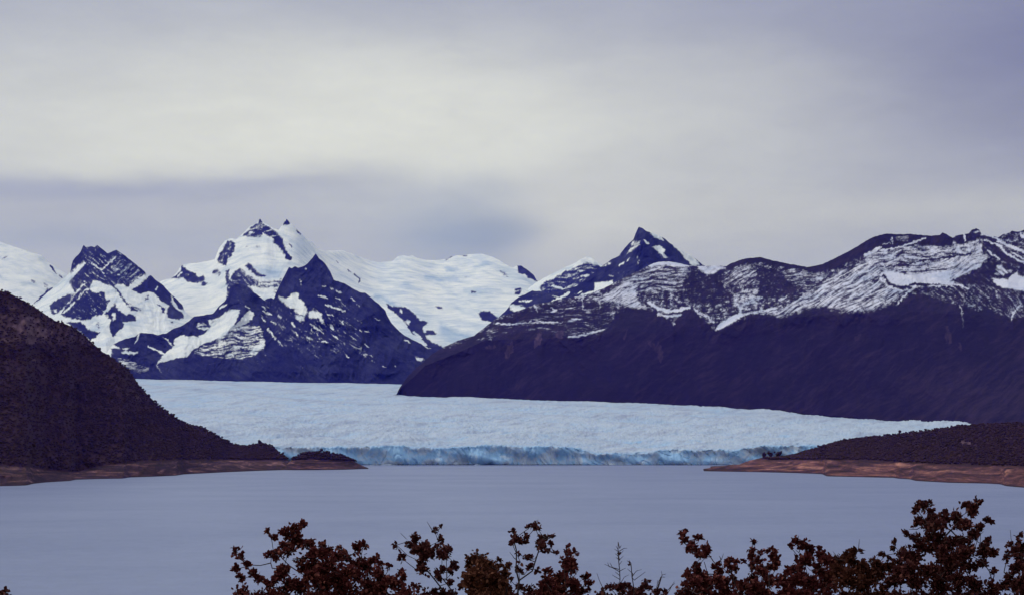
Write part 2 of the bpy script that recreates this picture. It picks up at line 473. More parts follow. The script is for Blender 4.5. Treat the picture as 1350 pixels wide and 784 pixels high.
sheet('dark_middle_ridge', M_FAR, 655, 850, 0.85,
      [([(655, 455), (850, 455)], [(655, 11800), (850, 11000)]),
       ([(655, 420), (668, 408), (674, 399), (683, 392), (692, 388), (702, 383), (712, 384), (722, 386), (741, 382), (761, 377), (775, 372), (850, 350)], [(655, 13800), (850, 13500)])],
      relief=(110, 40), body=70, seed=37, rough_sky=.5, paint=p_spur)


# --- rocky massif on the left
def p_left(px, py, V):
    q = Paint(px, py, 1.0, .3, 0, 401, warp=1.2)
    R = q.poly
    R([(91, 359), (95, 343), (104, 332), (110, 320), (128, 320), (142, 331), (153, 327), (161, 333), (178, 347), (196, 361), (188, 364), (181, 365), (177, 372), (169, 378), (158, 374), (149, 378), (140, 376), (130, 371),
       (122, 370), (119, 378), (121, 385), (128, 386), (137, 383), (138, 389), (141, 396), (146, 394), (141, 404), (137, 412), (133, 415), (122, 417), (120, 421), (107, 422), (86, 418), (80, 413), (86, 404), (94, 396), (99, 388), (96, 380), (90, 372), (100, 362)], -.8, .8, 3)
    R([(146, 336), (160, 338), (180, 352), (192, 361), (182, 366), (172, 374), (160, 368), (148, 356), (142, 345)], -.35, .75, 2)
    R([(90, 367), (95, 360), (101, 352), (110, 345), (112, 349), (106, 355), (99, 362), (92, 370)], .9, .2)
    q.line([(121, 347), (134, 356), (147, 344), (151, 341)], 1.7, .6); q.line([(134, 356), (140, 366)], 1.5, .4)
    q.line([(98, 398), (93, 404), (84, 412)], 2.2, 1); q.line([(99, 387), (108, 378), (112, 374)], 2.2, .5); q.line([(103, 393), (110, 384), (121, 378)], 2.2, .3)
    R([(124, 371), (132, 372), (147, 378), (155, 386), (158, 400), (150, 402), (146, 394), (140, 395), (137, 384), (127, 382)], .95, .3)
    R([(66, 402), (70, 397), (77, 394), (89, 388), (98, 388), (93, 396), (84, 405), (76, 413), (69, 415), (66, 409)], -.8, .5); q.line([(72, 408), (75, 412)], 2.5, .8)
    R([(151, 400), (157, 409), (166, 415), (171, 412), (180, 418), (178, 423), (162, 424), (164, 430), (157, 436), (149, 444), (144, 432), (146, 421), (138, 413), (145, 407)], -1, .35)
    R([(148, 413), (152, 411), (153, 421), (148, 424)], .6)
    R([(86, 424), (107, 424), (113, 431), (116, 434), (131, 438), (127, 444), (119, 448), (104, 436)], -1, .4)
    q.line([(149, 377), (156, 384), (160, 391)], 2.2, -1); q.line([(160, 391), (166, 398), (172, 403), (185, 408)], 3, -.55, .9); R([(166, 400), (186, 406), (184, 410), (173, 410)], -.3, .8)
    R([(174, 381), (186, 374), (199, 361), (207, 369), (217, 377), (225, 387), (227, 400), (232, 407), (241, 412), (243, 418), (236, 421), (221, 419), (220, 411), (223, 403), (213, 397), (204, 387), (195, 384), (186, 388), (178, 384)], -1, .3)
    q.line([(205, 382), (208, 378)], 2.4, .3)
    R([(225, 388), (232, 393), (240, 400), (243, 403), (241, 407), (235, 407), (229, 398)], -1, .2); q.line([(226, 390), (230, 400), (235, 407)], 1.4, .9)
    R([(212, 404), (218, 405), (218, 412), (213, 412)], -.9); q.line([(206, 400), (212, 404)], 1.5, -.6); q.line([(225, 424), (228, 424)], 2.2, -.8)
    R([(188, 391), (195, 388), (199, 393), (192, 396)], .2, .9)
    R([(126, 424), (134, 424), (138, 430), (130, 434), (124, 429)], .25, .7)
    return dict(snow=q.result(), rockvar=rockv(px, py, 49, 25), ice=ice_and_shade(px, py, 45, .08, -20))


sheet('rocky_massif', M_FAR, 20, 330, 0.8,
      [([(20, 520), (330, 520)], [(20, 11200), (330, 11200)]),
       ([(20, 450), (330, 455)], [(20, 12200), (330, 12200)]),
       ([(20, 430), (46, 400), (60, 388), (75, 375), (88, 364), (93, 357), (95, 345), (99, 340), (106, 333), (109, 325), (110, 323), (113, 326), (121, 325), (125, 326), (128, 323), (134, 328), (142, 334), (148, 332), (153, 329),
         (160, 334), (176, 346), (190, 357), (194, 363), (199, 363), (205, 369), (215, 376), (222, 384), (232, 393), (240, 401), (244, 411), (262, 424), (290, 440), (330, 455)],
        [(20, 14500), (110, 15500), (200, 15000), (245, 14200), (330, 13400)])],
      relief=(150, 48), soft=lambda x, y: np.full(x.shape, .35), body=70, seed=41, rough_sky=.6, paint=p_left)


# --- the dark pyramid in front of the twin summit
SKY_PYR = [(120, 500), (135, 478), (142, 462), (150, 453), (158, 449), (166, 446), (178, 443), (186, 438), (197, 439), (209, 441), (221, 438), (226, 434), (242, 428), (256, 417), (268, 415), (281, 413), (287, 405), (296, 397), (301, 390), (304, 378), (310, 374),
           (320, 375), (326, 378), (334, 385), (341, 390), (349, 396), (353, 393), (357, 392), (361, 394), (364, 386), (370, 373), (377, 360), (381, 352), (385, 354), (389, 351), (393, 353), (400, 351), (405, 348), (411, 341), (416, 334.5), (420, 340),
           (428, 347), (435, 357), (440, 369), (443, 370), (455, 374), (468, 382), (474, 385), (482, 386), (490, 393), (500, 401), (508, 409), (510, 415), (515, 424), (524, 434), (532, 441), (545, 448), (558, 454), (572, 460), (600, 472), (640, 500)]


def p_pyr(px, py, V):
    q = Paint(px, py, -1.15, .55, 3, 501, warp=1.1)
    R = q.poly; L = q.line
    R([(345, 396), (400, 402), (460, 396), (480, 430), (470, 470), (420, 472), (370, 450), (348, 425)], -.80, .70, 3, 8)
    R([(206, 480), (212, 472), (216, 466), (226, 459), (230, 455), (229, 447), (238, 442), (247, 442), (261, 443.5), (271, 438), (278, 428), (273, 422), (287, 419), (297, 411), (306, 408), (317, 407), (315, 415), (309, 427), (311, 428), (324, 413),
       (329, 408), (336, 413), (331, 421), (323, 428), (311, 437), (295, 443), (280, 449), (270, 452), (255, 460), (247, 470), (232, 472), (216, 477)], 1.1, .15)
    R([(260, 425), (268, 424), (276, 430), (270, 436), (258, 431)], .1, 1.0, 1)
    R([(311, 430), (325, 427), (345, 430), (348, 445), (347, 460), (335, 470), (318, 474), (300, 473), (280, 470), (262, 468), (252, 466), (262, 458), (285, 448)], -.15, .85, 1)
    R([(210, 478), (240, 475), (285, 474), (330, 478), (350, 470), (352, 478), (320, 486), (250, 482)], -.9, .55, 1)
    R([(342, 450), (349, 446), (350, 455), (340, 462), (333, 460)], .5, .4)
    R([(366, 391), (378, 393), (386, 386), (393, 386), (394, 393), (401, 399), (405, 408), (402, 417), (395, 414), (387, 408), (378, 403), (371, 396)], .95, .3)
    R([(407, 409), (423, 412), (427, 424), (424, 428), (421, 419), (407, 419)], .9, .4); R([(389, 415), (402, 418), (401, 424), (393, 421)], .8, .4)
    for a, b, w in (((343, 400), (350, 408), 2.6), ((346, 410), (358, 415), 2.4), ((352, 399), (358, 402), 2.4), ((357, 423), (364, 427), 2.6), ((384, 424), (389, 430), 2.4), ((353, 433), (362, 445), 3.2),
                    ((361, 444), (372, 455), 2.8), ((410, 427), (427, 439), 2.6), ((418, 449.5), (433, 450.5), 2.2), ((426, 458), (431, 459), 2.2), ((429, 401), (438, 404), 2.4), ((436, 404), (455, 410), 3.6),
                    ((431, 413), (441, 417), 2.4), ((451, 423), (453, 428), 2.4), ((435, 427), (439, 434), 4), ((437, 440), (446, 447), 2.6), ((474, 434), (477, 437), 2.4), ((481, 436), (486, 437), 2.2),
                    ((480, 453), (487, 458), 2.6), ((487, 471), (494, 477), 2.8), ((457, 469), (460, 471), 2.2), ((504, 482), (509, 484), 2.2), ((520, 482), (522, 483), 2), ((533, 447), (541, 451.5), 2.8),
                    ((494, 418), (500, 422), 1.6), ((420, 389.5), (432, 393), 3), ((425, 376.5), (431, 378), 2.4), ((435, 379.5), (439, 381), 2.4), ((444, 384), (451, 386), 3), ((463, 392), (468, 397), 1.6),
                    ((396, 369), (398, 376), 2), ((402, 353), (404, 355), 1.6), ((345, 418), (350, 424), 2), ((366, 415), (371, 419), 2), ((372, 428), (375, 432), 2), ((404, 443), (412, 452), 2), ((389, 436), (394, 445), 1.8),
                    ((556, 453), (568, 460), 2.2), ((410, 434), (420, 442), 1.8), ((443, 392), (450, 395), 1.8), ((470, 401), (474, 404), 1.4)):
        L([a, b], w * .85, .5, .8)
    R([(465, 456), (476, 456), (490, 468), (497, 473), (494, 478), (484, 472), (472, 465)], -.45, .8, 0)
    R([(548, 470), (559, 472), (556, 476), (551, 476)], .8, .3)
    R([(395, 446), (430, 452), (440, 475), (410, 468)], -.95, .7, 3)
    R([(150, 453), (166, 449), (177, 451), (167, 458), (158, 457)], -1, .1); L([(178, 452), (184, 440)], 2, .9); L([(195, 456), (206, 461), (216, 466)], 2.6, .6); L([(215, 443), (228, 456)], 2, .5)
    R([(135, 456), (148, 453), (160, 459), (170, 458), (166, 463), (182, 463), (178, 467), (160, 465), (150, 462), (146, 470), (135, 468)], .9, .3)
    R([(146, 459), (155, 458), (166, 461), (157, 466), (148, 464)], -.9, .3)
    R([(150, 470), (165, 472), (185, 480), (198, 483), (196, 492), (180, 492), (160, 480)], -.1, .8, 1)
    L([(206, 480), (212, 490)], 2.4, .2, .6)
    R([(300, 378), (312, 373), (330, 380), (345, 394), (362, 394), (366, 402), (340, 404), (300, 400)], -1.0, .6, 3)
    L([(290, 406), (298, 401)], 3, .7, .4); L([(322, 403), (330, 406)], 2, .2)
    cl = np.clip(sstep(470, 495, py), 0, 1)
    return dict(snow=q.result() * (1 - .75 * cl), rockvar=rockv(px, py, 59, 30) * .8, ice=ice_and_shade(px, py, 55, -.1), scree=np.clip(.25 * fbm(px / 20, py / 8, 4, 58), 0, .3))


FOOT_PYR = [(120, 500), (180, 499), (210, 500), (300, 502), (400, 504), (480, 505.5), (540, 506), (640, 508)]
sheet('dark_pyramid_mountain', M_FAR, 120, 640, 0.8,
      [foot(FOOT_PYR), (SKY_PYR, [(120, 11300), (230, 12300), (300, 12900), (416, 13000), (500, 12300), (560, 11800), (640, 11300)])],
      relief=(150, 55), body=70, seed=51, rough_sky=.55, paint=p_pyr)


# --- pointed peak above the right-hand ridge
def p_point(px, py, V):
    q = Paint(px, py, -1.1, .6, 3, 601, warp=.8)
    R = q.poly; L = q.line
    R([(855, 304), (863, 307), (873, 312), (874, 317), (862, 313)], .9, .2); R([(860, 326), (870, 323), (878, 330), (875, 333), (881, 340), (875, 340), (869, 333)], .95, .1)
    R([(887, 324), (891, 322), (911, 335.5), (916, 341), (923, 349), (913, 351), (904, 342), (897, 333)], .95, .2)
    L([(849, 317), (855, 321)], 2.8, .9); R([(834, 318), (846, 317), (840, 327), (832, 333), (824, 338), (830, 327)], .1, .8, 2); L([(816, 350), (823, 346)], 2.6, .9)
    L([(795, 351), (806, 346)], 3, .1, .6); L([(812, 338), (818, 336)], 2, .2); L([(802, 363), (809, 364)], 2, .3, .5); L([(840, 339), (842, 347)], 3.5, -.1, .7); L([(826, 345), (830, 340)], 2, .2)
    R([(784, 373), (807, 370), (808, 374), (797, 380), (788, 384), (783, 384)], 1, .1); R([(757, 394), (768, 387), (783, 383), (790, 384), (775, 391)], .9, .3)
    L([(762, 386), (767, 384)], 2, .6)
    return dict(snow=q.result(), rockvar=rockv(px, py, 69, -35), ice=ice_and_shade(px, py, 65, -.1))


sheet('pointed_peak', M_FAR, 715, 985, 0.8,
      [([(715, 440), (985, 430)], [(715, 10200), (985, 10200)]),
       ([(715, 410), (735, 398), (748, 390), (758, 379), (770, 370), (782, 360), (795, 350), (805, 343), (815, 338), (823, 328), (830, 320), (835, 316), (838, 308), (842, 299), (847, 301), (852, 305), (862, 308), (872, 312), (878, 316),
         (883, 321), (889, 324), (897, 329), (905, 334), (911, 337), (918, 342), (926, 349), (935, 353), (955, 361), (985, 380)], [(715, 12600), (985, 12800)])],
      relief=(130, 45), body=70, seed=61, rough_sky=.4, paint=p_point)


# --- the long ridge on the right
SKY_R = [(515, 524), (523, 519), (526, 512), (533, 502), (540, 493), (548, 485), (556, 479), (570, 466), (585, 457), (605, 448), (625, 442), (640, 430), (652, 421), (665, 415), (690, 407), (705, 401), (725, 397), (745, 393), (760, 391), (778, 387), (796, 380),
         (806, 375), (815, 370), (825, 365), (835, 360), (845, 356), (855, 350), (862, 347), (872, 345), (882, 345), (895, 347), (908, 350), (925, 351), (940, 350), (957, 351), (965, 347), (975, 343), (983, 341), (992, 340), (1002, 339), (1010, 341),
         (1020, 344), (1031, 346), (1040, 348), (1052, 350), (1064, 352), (1072, 351), (1085, 348), (1098, 342), (1112, 335), (1125, 328), (1138, 320), (1150, 313), (1160, 310), (1170, 308), (1185, 309), (1200, 308.5), (1215, 310),
         (1228, 311), (1239, 310), (1243, 306.5), (1248, 309), (1256, 314), (1260, 311), (1270, 309), (1277, 308), (1281, 303), (1287, 301), (1291, 303), (1294, 309), (1304, 311), (1316, 313), (1322, 309), (1331, 307), (1334, 304), (1341, 306), (1350, 303),
         (1380, 300), (1430, 308), (1500, 320)]
FOOT_R = [(515, 519), (523, 520), (535, 521.5), (550, 522), (600, 524), (700, 526), (740, 527), (800, 530), (880, 533), (950, 537), (1000, 541), (1040, 545), (1100, 548), (1130, 550), (1160, 553.5), (1200, 556), (1250, 560), (1270, 562), (1300, 565), (1500, 570)]
TREEL = [(560, 480), (600, 460), (640, 440), (670, 440), (690, 432), (720, 440), (760, 443), (790, 441), (803, 434), (812, 416), (826, 406), (840, 403), (855, 409), (868, 414), (878, 420), (888, 426), (898, 414), (908, 408), (914, 410), (925, 420), (940, 436),
         (955, 432), (975, 424), (1000, 414), (1030, 420), (1060, 411), (1085, 406), (1105, 413), (1130, 413), (1150, 411), (1165, 406), (1185, 402), (1197, 392), (1212, 386), (1225, 391), (1245, 399), (1265, 402), (1290, 412), (1302, 406),
         (1320, 417), (1336, 421), (1350, 416), (1500, 420)]


def p_right(px, py, V):
    q = Paint(px, py, -1.6, .3, 0, 701, warp=1.3)
    R = q.poly; L = q.line
    sky = [(x, y - 6) for x, y in SKY_R if 560 < x]
    R(sky + TREEL[::-1][:-1], -.58, .9, 0, 3)
    R([(560, 480), (600, 458), (640, 436), (665, 420), (690, 410), (725, 400), (760, 398), (800, 400), (806, 425), (790, 441), (760, 443), (720, 440), (690, 434), (660, 440), (600, 462)], -.82, .8, 1, 3)
    R([(560, 485), (600, 455), (640, 436), (640, 445), (600, 468)], -1.3, .4, 1, 3)
    R([(645, 430), (665, 420), (690, 413), (720, 409), (700, 420), (668, 424)], -1.0, .3, 1, 2)
    R([(778, 395), (800, 388), (815, 377), (830, 370), (842, 376), (838, 392), (852, 408), (832, 406), (812, 398)], .25, .7, 2, 2)
    R([(815, 372), (845, 357), (865, 347), (905, 350), (910, 362), (905, 372), (880, 377), (850, 380), (832, 372)], -.2, .9, 1, 2)
    R([(846, 374), (880, 366), (915, 372), (900, 382), (860, 388), (842, 384)], -.3, .9, 1, 2)
    R([(908, 356), (935, 352), (960, 362), (958, 395), (935, 400), (912, 398), (900, 380)], -.95, .7, 0, 3)
    R([(850, 347), (866, 343), (905, 347), (917, 350), (905, 352), (870, 349), (858, 353)], .9, .3)
    R([(917, 349), (958, 350), (952, 354), (940, 361), (932, 362), (922, 356)], .5, .4)
    R([(963, 352), (985, 348), (1000, 360), (995, 375), (975, 372), (960, 378), (952, 372)], -.12, .85, 2, 2)
    R([(955, 350), (970, 340), (1005, 336), (1060, 348), (1062, 356), (1030, 352), (1000, 346), (978, 348), (962, 356)], -1.3, .25, 0, 1.5)
    R([(1000, 352), (1035, 356), (1055, 372), (1045, 390), (1010, 392), (985, 388), (1000, 375)], -.9, .65, 0, 3)
    R([(980, 383), (1000, 380), (1000, 405), (975, 408), (965, 395)], .1, .8, 0, 3)
    R([(1028, 352), (1062, 356), (1090, 360), (1110, 362), (1095, 380), (1060, 380), (1035, 368)], -.25, .85, 1, 3)
    R([(1005, 412), (1040, 402), (1060, 388), (1085, 372), (1110, 358), (1140, 344), (1160, 338), (1172, 352), (1172, 376), (1190, 384), (1178, 398), (1150, 408), (1120, 410), (1085, 402), (1060, 408), (1030, 416)], .08, .95, 2, 3)
    R([(1085, 375), (1120, 360), (1150, 350), (1165, 365), (1150, 385), (1110, 395)], .2, .9, 2, 4)
    R([(1138, 338), (1165, 330), (1200, 322), (1255, 325), (1258, 345), (1250, 360), (1200, 362), (1168, 358), (1148, 348)], .04, .95, 1, 3)
    R([(1064, 348), (1112, 330), (1150, 308), (1200, 304), (1256, 306), (1258, 322), (1240, 325), (1215, 321), (1180, 328), (1150, 332), (1128, 342), (1100, 353), (1075, 360), (1062, 357)], -1.3, .3, 0, 1.2)
    L([(1140, 337), (1152, 331), (1160, 327)], 4, .6, .4); L([(1160, 331), (1190, 325), (1220, 314)], 2.4, .6, .4); R([(1180, 312), (1198, 311), (1198, 318), (1182, 318)], -.3, .6, 1)
    L([(1175, 312), (1177, 322)], 2, .1); L([(1163, 322), (1174, 321)], 1.6, .3)
    R([(1168, 357), (1195, 362), (1225, 360), (1250, 357), (1256, 366), (1256, 376), (1230, 377), (1205, 374), (1190, 378), (1174, 372), (1165, 362)], .75, .35, 2, 1.2)
    R([(1255, 322), (1262, 318), (1290, 316), (1294, 322), (1295, 335), (1280, 336), (1255, 332)], .25, .8, 0)
    R([(1240, 340), (1270, 336), (1292, 334), (1303, 342), (1288, 354), (1272, 366), (1256, 374), (1250, 358), (1244, 350)], .3, .7, 2)
    R([(1256, 312), (1275, 308), (1290, 300), (1294, 308), (1292, 314), (1274, 320), (1262, 322)], -1.1, .6, 0); L([(1271, 309), (1273, 318)], 2.6, .8); L([(1284, 306), (1291, 305)], 2.6, .3)
    R([(1293, 306), (1297, 318), (1302, 332), (1306, 340), (1325, 344), (1350, 352), (1350, 340), (1320, 328), (1316, 316)], -.8, .4, 3)
    for pts, w in (([(1294, 309), (1310, 313), (1318, 316)], 2), ([(1298, 316), (1312, 322), (1320, 325)], 2.4), ([(1316, 318), (1330, 324), (1352, 333)], 3.6), ([(1320, 327), (1328, 335), (1336, 338)], 2.6), ([(1330, 336), (1342, 343), (1352, 347)], 3.0),
                   ([(1333, 333), (1352, 342)], 2.4), ([(1303, 330), (1308, 337)], 2.6), ([(1345, 308), (1352, 314)], 4), ([(1310, 336), (1318, 342)], 3)):
        L(pts, w, .7, .3)
    R([(1254, 370), (1285, 357), (1305, 342), (1318, 346), (1350, 356), (1350, 366), (1330, 364), (1310, 366), (1318, 379), (1300, 376), (1270, 374)], -.95, .6, 3)
    R([(1314, 350), (1320, 348), (1328, 356), (1334, 358), (1322, 364), (1312, 362)], .3, .7)
    R([(1307, 367), (1322, 367), (1328, 370), (1334, 362), (1341, 358), (1347, 366), (1356, 362), (1356, 386), (1340, 382), (1328, 380), (1314, 377)], .9, .35, 2)
    R([(1255, 376), (1290, 375), (1320, 380), (1350, 386), (1352, 416), (1330, 418), (1300, 404), (1270, 398), (1225, 388), (1230, 380)], -.62, .85, 3, 3)
    L([(1160, 352), (1190, 350), (1220, 343), (1280, 335)], 2.4, -1.1); L([(1165, 363), (1172, 374), (1188, 380), (1205, 374.5), (1222, 375), (1256, 378)], 3, -1.2); L([(1150, 372), (1160, 364)], 5, -1.1)
    L([(1161, 368), (1170, 377), (1190, 384)], 2.2, .8); L([(1207, 377), (1196, 386), (1184, 399)], 3.0, .7); L([(1226, 376.5), (1240, 377), (1255, 377)], 1.8, .7); L([(1258, 375), (1270, 377), (1276, 381)], 2.4, .7)
    L([(1100, 358), (1085, 370), (1068, 382)], 2.6, -.9); L([(1108, 366), (1122, 360)], 3, -1); L([(1060, 372), (1075, 372)], 2.2, -1)
    L([(1026, 396), (1038, 391)], 2.4, .8); L([(1265, 402), (1268, 410), (1270, 432)], 2.0, .3, .3); L([(1345, 402), (1336, 412), (1333, 421)], 2.4, .4, .4)
    L([(856, 399), (868, 406), (880, 410), (895, 409), (908, 405)], 4, .85, .3); L([(868, 414), (880, 417), (898, 415)], 3.2, .6, .4); L([(888, 418), (889, 428)], 3, .0, .5)
    L([(914, 404), (920, 412), (932, 416), (940, 424)], 2.6, .4, .5); R([(942, 436), (950, 425), (964, 417), (976, 411), (981, 414), (966, 424), (951, 433)], .95, .2)
    L([(976, 416), (990, 412), (1010, 409), (1030, 403)], 3, .4, .6)
    L([(758, 393), (772, 390), (790, 384)], 2, .5); L([(768, 395), (769, 408)], 2.2, .2, .6); L([(752, 420), (765, 420)], 3.2, .6, .4); L([(750, 444), (770, 441), (796, 434)], 2.8, .35, .5)
    L([(790, 396), (791, 406)], 2, .1, .5); L([(655, 426), (680, 427), (700, 424), (740, 425)], 2.4, .3, .8); L([(704, 400), (709, 410)], 3, .3, .6); L([(727, 405), (733, 409), (728, 411)], 2.2, .6)
    L([(645, 443), (648, 449)], 2.5, .1); L([(627, 448), (650, 444)], 2.6, -.1, .7)
    L([(1062, 448), (1072, 445)], 2.2, -.1, .4); L([(1124, 412), (1128, 408)], 2.4, .2)
    low = sstep(0, 26, py - lin(TREEL, px))
    sn = q.result(.75) ** 1.25
    st = Paint(px, py, 0, 0, 0, 9)
    for pts, w, t in (([(675, 452), (668, 470)], 10, .55), ([(652, 457), (640, 458)], 5, .4), ([(712, 440), (706, 456)], 9, .7), ([(735, 436), (740, 444)], 12, .5), ([(868, 452), (871, 476)], 9, .28), ([(828, 434), (822, 448)], 3, .35), ([(854, 448), (866, 462)], 6, .2),
                      ([(1248, 430), (1252, 452)], 8, .35), ([(1135, 440), (1125, 450)], 6, .2), ([(1265, 452), (1268, 462)], 4, .3)):
        st.line(pts, w, t)
    scree = np.clip(st.t * (.6 + 1.2 * fbm(px / 4, py / 9, 4, 71)), 0, 1) + np.clip(.30 * q.rot(-36, 40, 7, 73) + .10 * fbm(px / 60, py / 60, 3, 74) + .10 * sstep(1000, 1350, px) * sstep(430, 560, py), 0, .2)
    rv = rockv(px, py, 79, -8) * (1 - .55 * low) + .0
    return dict(snow=sn * (1 - .9 * low), rockvar=rv, ice=ice_and_shade(px, py, 75, -.2), scree=scree)


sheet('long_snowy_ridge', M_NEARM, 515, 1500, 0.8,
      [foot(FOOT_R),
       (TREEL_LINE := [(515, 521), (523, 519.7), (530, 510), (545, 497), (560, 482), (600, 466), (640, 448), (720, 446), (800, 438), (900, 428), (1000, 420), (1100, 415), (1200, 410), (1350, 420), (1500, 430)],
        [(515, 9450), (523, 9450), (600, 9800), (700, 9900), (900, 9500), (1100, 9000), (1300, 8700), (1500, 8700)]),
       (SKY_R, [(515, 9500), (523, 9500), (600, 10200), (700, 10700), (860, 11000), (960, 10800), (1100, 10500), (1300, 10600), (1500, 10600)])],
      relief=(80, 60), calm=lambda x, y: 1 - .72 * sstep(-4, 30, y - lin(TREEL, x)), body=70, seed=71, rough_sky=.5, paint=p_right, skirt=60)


# ------------------------------------------------------------------ the glacier
def build_glacier():
    u = np.arange(110, 1330, 0.8)
    fs = np.convolve(lin(FRONT_TOP, np.arange(110 - 48, 1330 + 48, 0.8)), np.ones(59) / 59, 'same')[60:60 + len(u)]
    ft = lin(FRONT_TOP, u) - 1.2 + 1.5 * fbm(u / 9, u * 0 + 3, 5, 801, .7) * 2.4
    # plan of the calving front
    Dsm = 5935 + 26 * fbm(u / 60, u * 0, 2, 802)
    Df = 5935 + 26 * fbm(u / 60, u * 0, 4, 802) + 16 * gn(u / 16, u * 0, 803)
    nrc = 30
    rows, ice, dirt_and_shade = [], [], []
    ztop = CH + (HY - ft) / F * Df
    X0 = (u - CX) / F * Df
    for i in range(nrc):
        t = i / nrc
        z = -2 + (ztop + 2) * t
        yy = z
        colm = fbm(X0 / 46 + 0.35 * t, yy / 90, 4, 811, .5, ridged=True)
        slab = gn(X0 / 95 + yy / 120, yy / 60, 813)
        d = Df + 13 * t ** 1.5 - 20 * colm * (0.35 + .65 * t) + 4.5 * np.exp(-(gn(X0 / 27 + .9 * t + .8 * gn(X0 / 70, yy / 45, 846), X0 * 0 + 9 + t, 845) / .10) ** 2) + 34 * slab * math.sin(math.pi * min(1, t + .12)) + (8 if i == 1 else 0)
        rows.append(np.stack([(u - CX) / F * d, d, z], -1))
        w = .75 * fbm(X0 / 52 - t * 1.1, yy / 34, 5, 815, .6) + .30 * fbm(X0 / 24, yy / 80, 3, 816, .5) - .25 * math.exp(-t * 9) * (1 + 2 * fbm(X0 / 80, X0 * 0, 3, 817))
        crack = np.exp(-(gn(X0 / 34 + 1.0 * t + .9 * gn(X0 / 60, yy / 40, 841), X0 * 0 + 3 + t * .9, 842) / .10) ** 2)
        deb = sstep(.0, .35, fbm(X0 / 70, yy / 30, 4, 843)) * sstep(.42, .1, t)
        ice.append(np.clip(0.68 + 2.3 * w - 0.10 * t + .65 * crack - 1.1 * deb - .45 * np.clip(slab * 1.6, -1, 1), .0, 1.15)); dirt_and_shade.append(np.full(u.shape, 0.55 if i < 2 else 0.0) + np.clip(.4 * fbm(X0 / 45, yy / 40, 4, 818) - .15, 0, .12))  # first rows: dark undercut line painted in at the waterline
    n = 330
    for j in range(n):
        s = j / (n - 1)
        s2 = s ** 1.15
        ed = math.exp(-j / 3.0)                     # the broken edge blends into the smooth sheet behind
        f2 = ft * ed + fs * (1 - ed)
        py = f2 + (499.0 - f2) * s2
        D = GD(u, py + (589 - f2) * (1 - min(1, s2 * 2.2)))
        D = D + ((Df * ed + Dsm * (1 - ed)) + 14 - 5960) * (1 - s2)
        X = (u - CX) / F * D
        z0 = CH + (HY - py) / F * D
        wl = 48
        wx = X + 40 * gn(X / 220, D / 220, 821); wy = D + 55 * gn(X / 200, D / 240, 822)
        arc = wy * 0.9 + 0.25 * wx
        sr = fbm(wx / 42, arc / 34, 4, 823, .55, ridged=True)
        big = fbm(X / 260 + .6 * D / 260, D / 330 - .3 * X / 330, 3, 824)
        fade = np.clip(1.25 - s2 * 1.15, .18, 1)
        amp = 8.5 * fade * min(1, .5 + j / 10)
        hgt = amp * (sr - .25) + 26 * big * fade * min(1, j / 25)
        z = z0 + hgt
        rows.append(np.stack([X, D, z], -1))
        band = fbm(X / 900, D / 130, 4, 826, .6)
        bl = np.clip(.26 + .42 * (-(sr - .2)) - .5 * big + .12 * band + .35 * fbm(X / 60 - D / 150, D / 170, 4, 830, .6) + .7 * math.exp(-j / 5.0), 0, 1)
        sv = np.exp(-((D - 6450) / 170.) ** 2) * sstep(.12, .5, fbm(X / 70, D / 110, 4, 829)) * .65
        ice.append(bl + sv)
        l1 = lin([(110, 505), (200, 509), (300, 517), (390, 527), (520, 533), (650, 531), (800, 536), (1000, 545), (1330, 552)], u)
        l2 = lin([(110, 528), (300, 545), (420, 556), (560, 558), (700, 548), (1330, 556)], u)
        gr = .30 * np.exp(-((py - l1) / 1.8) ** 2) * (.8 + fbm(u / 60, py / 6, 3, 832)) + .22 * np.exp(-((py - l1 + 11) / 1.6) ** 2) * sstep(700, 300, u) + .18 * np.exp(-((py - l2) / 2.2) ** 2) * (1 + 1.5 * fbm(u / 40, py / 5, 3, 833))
        dirt_and_shade.append(np.clip(gr, 0, .5) + np.clip(1.7 * fbm(X / 70 - D / 160, D / 210, 5, 827, .66) - .08 + .6 * (.6 + fbm(X / 90, D / 120, 4, 831)) * np.exp(-((X + 780) / 330.) ** 2 - ((D - 6900) / 650.) ** 2), 0, .45) + np.clip(band - .25, 0, .25) * sstep(.5, .9, s2))  # grey shading of the ice surface put into the colour, with dirt bands
    V = np.array(rows)
    m, nt, b = new_mat('glacier_ice'); g = NT(nt)
    co = g.coord('Object')
    nn = g.noise(co, 0.03, 8, 0.7)
    white = g.mix(nn, (0.31, 0.38, 0.47), (0.52, 0.60, 0.66))
    c = g.mix(g.math('MINIMUM', g.attr('ice'), 1.0), white, g.mix(nn, (0.14, 0.33, 0.55), (0.38, 0.57, 0.74)))
    c = g.mix(g.attr('dirt_and_shade'), c, (0.22, 0.25, 0.34))  # grey for dirt and for painted shading
    g.link(c, b.inputs['Base Color']); b.inputs['Roughness'].default_value = .6; b.inputs['Specular IOR Level'].default_value = .25
    g.link(g.bump(nn, .7, 6.0), b.inputs['Normal'])
    o = mesh_obj('glacier', V, grid_faces(V.shape[0], V.shape[1]), m, attrs=dict(ice=np.array(ice), dirt_and_shade=np.array(dirt_and_shade)))
    tag(o, kind='structure')
    return m


M_ICE = build_glacier()


# ------------------------------------------------------------------ near land
def WD(py): return CH * F / (py - HY)


def smooth_line(sh, w=16):
    xs = np.arange(sh[0][0], sh[-1][0] + 1, 1.0); y = lin(sh, xs)
    k = np.hanning(w); k /= k.sum()
    yp = np.concatenate([np.full(w, y[0]), y, np.full(w, y[-1])])
    return list(zip(xs, np.convolve(yp, k, 'same')[w:-w]))


def water_line(poly):
    p = [(x, y + 0.25) for x, y in poly]
    xs = np.arange(poly[0][0], poly[-1][0] + 1, 1.0)
    return p, [(x, float(WD(lin(p, x)))) for x in xs]


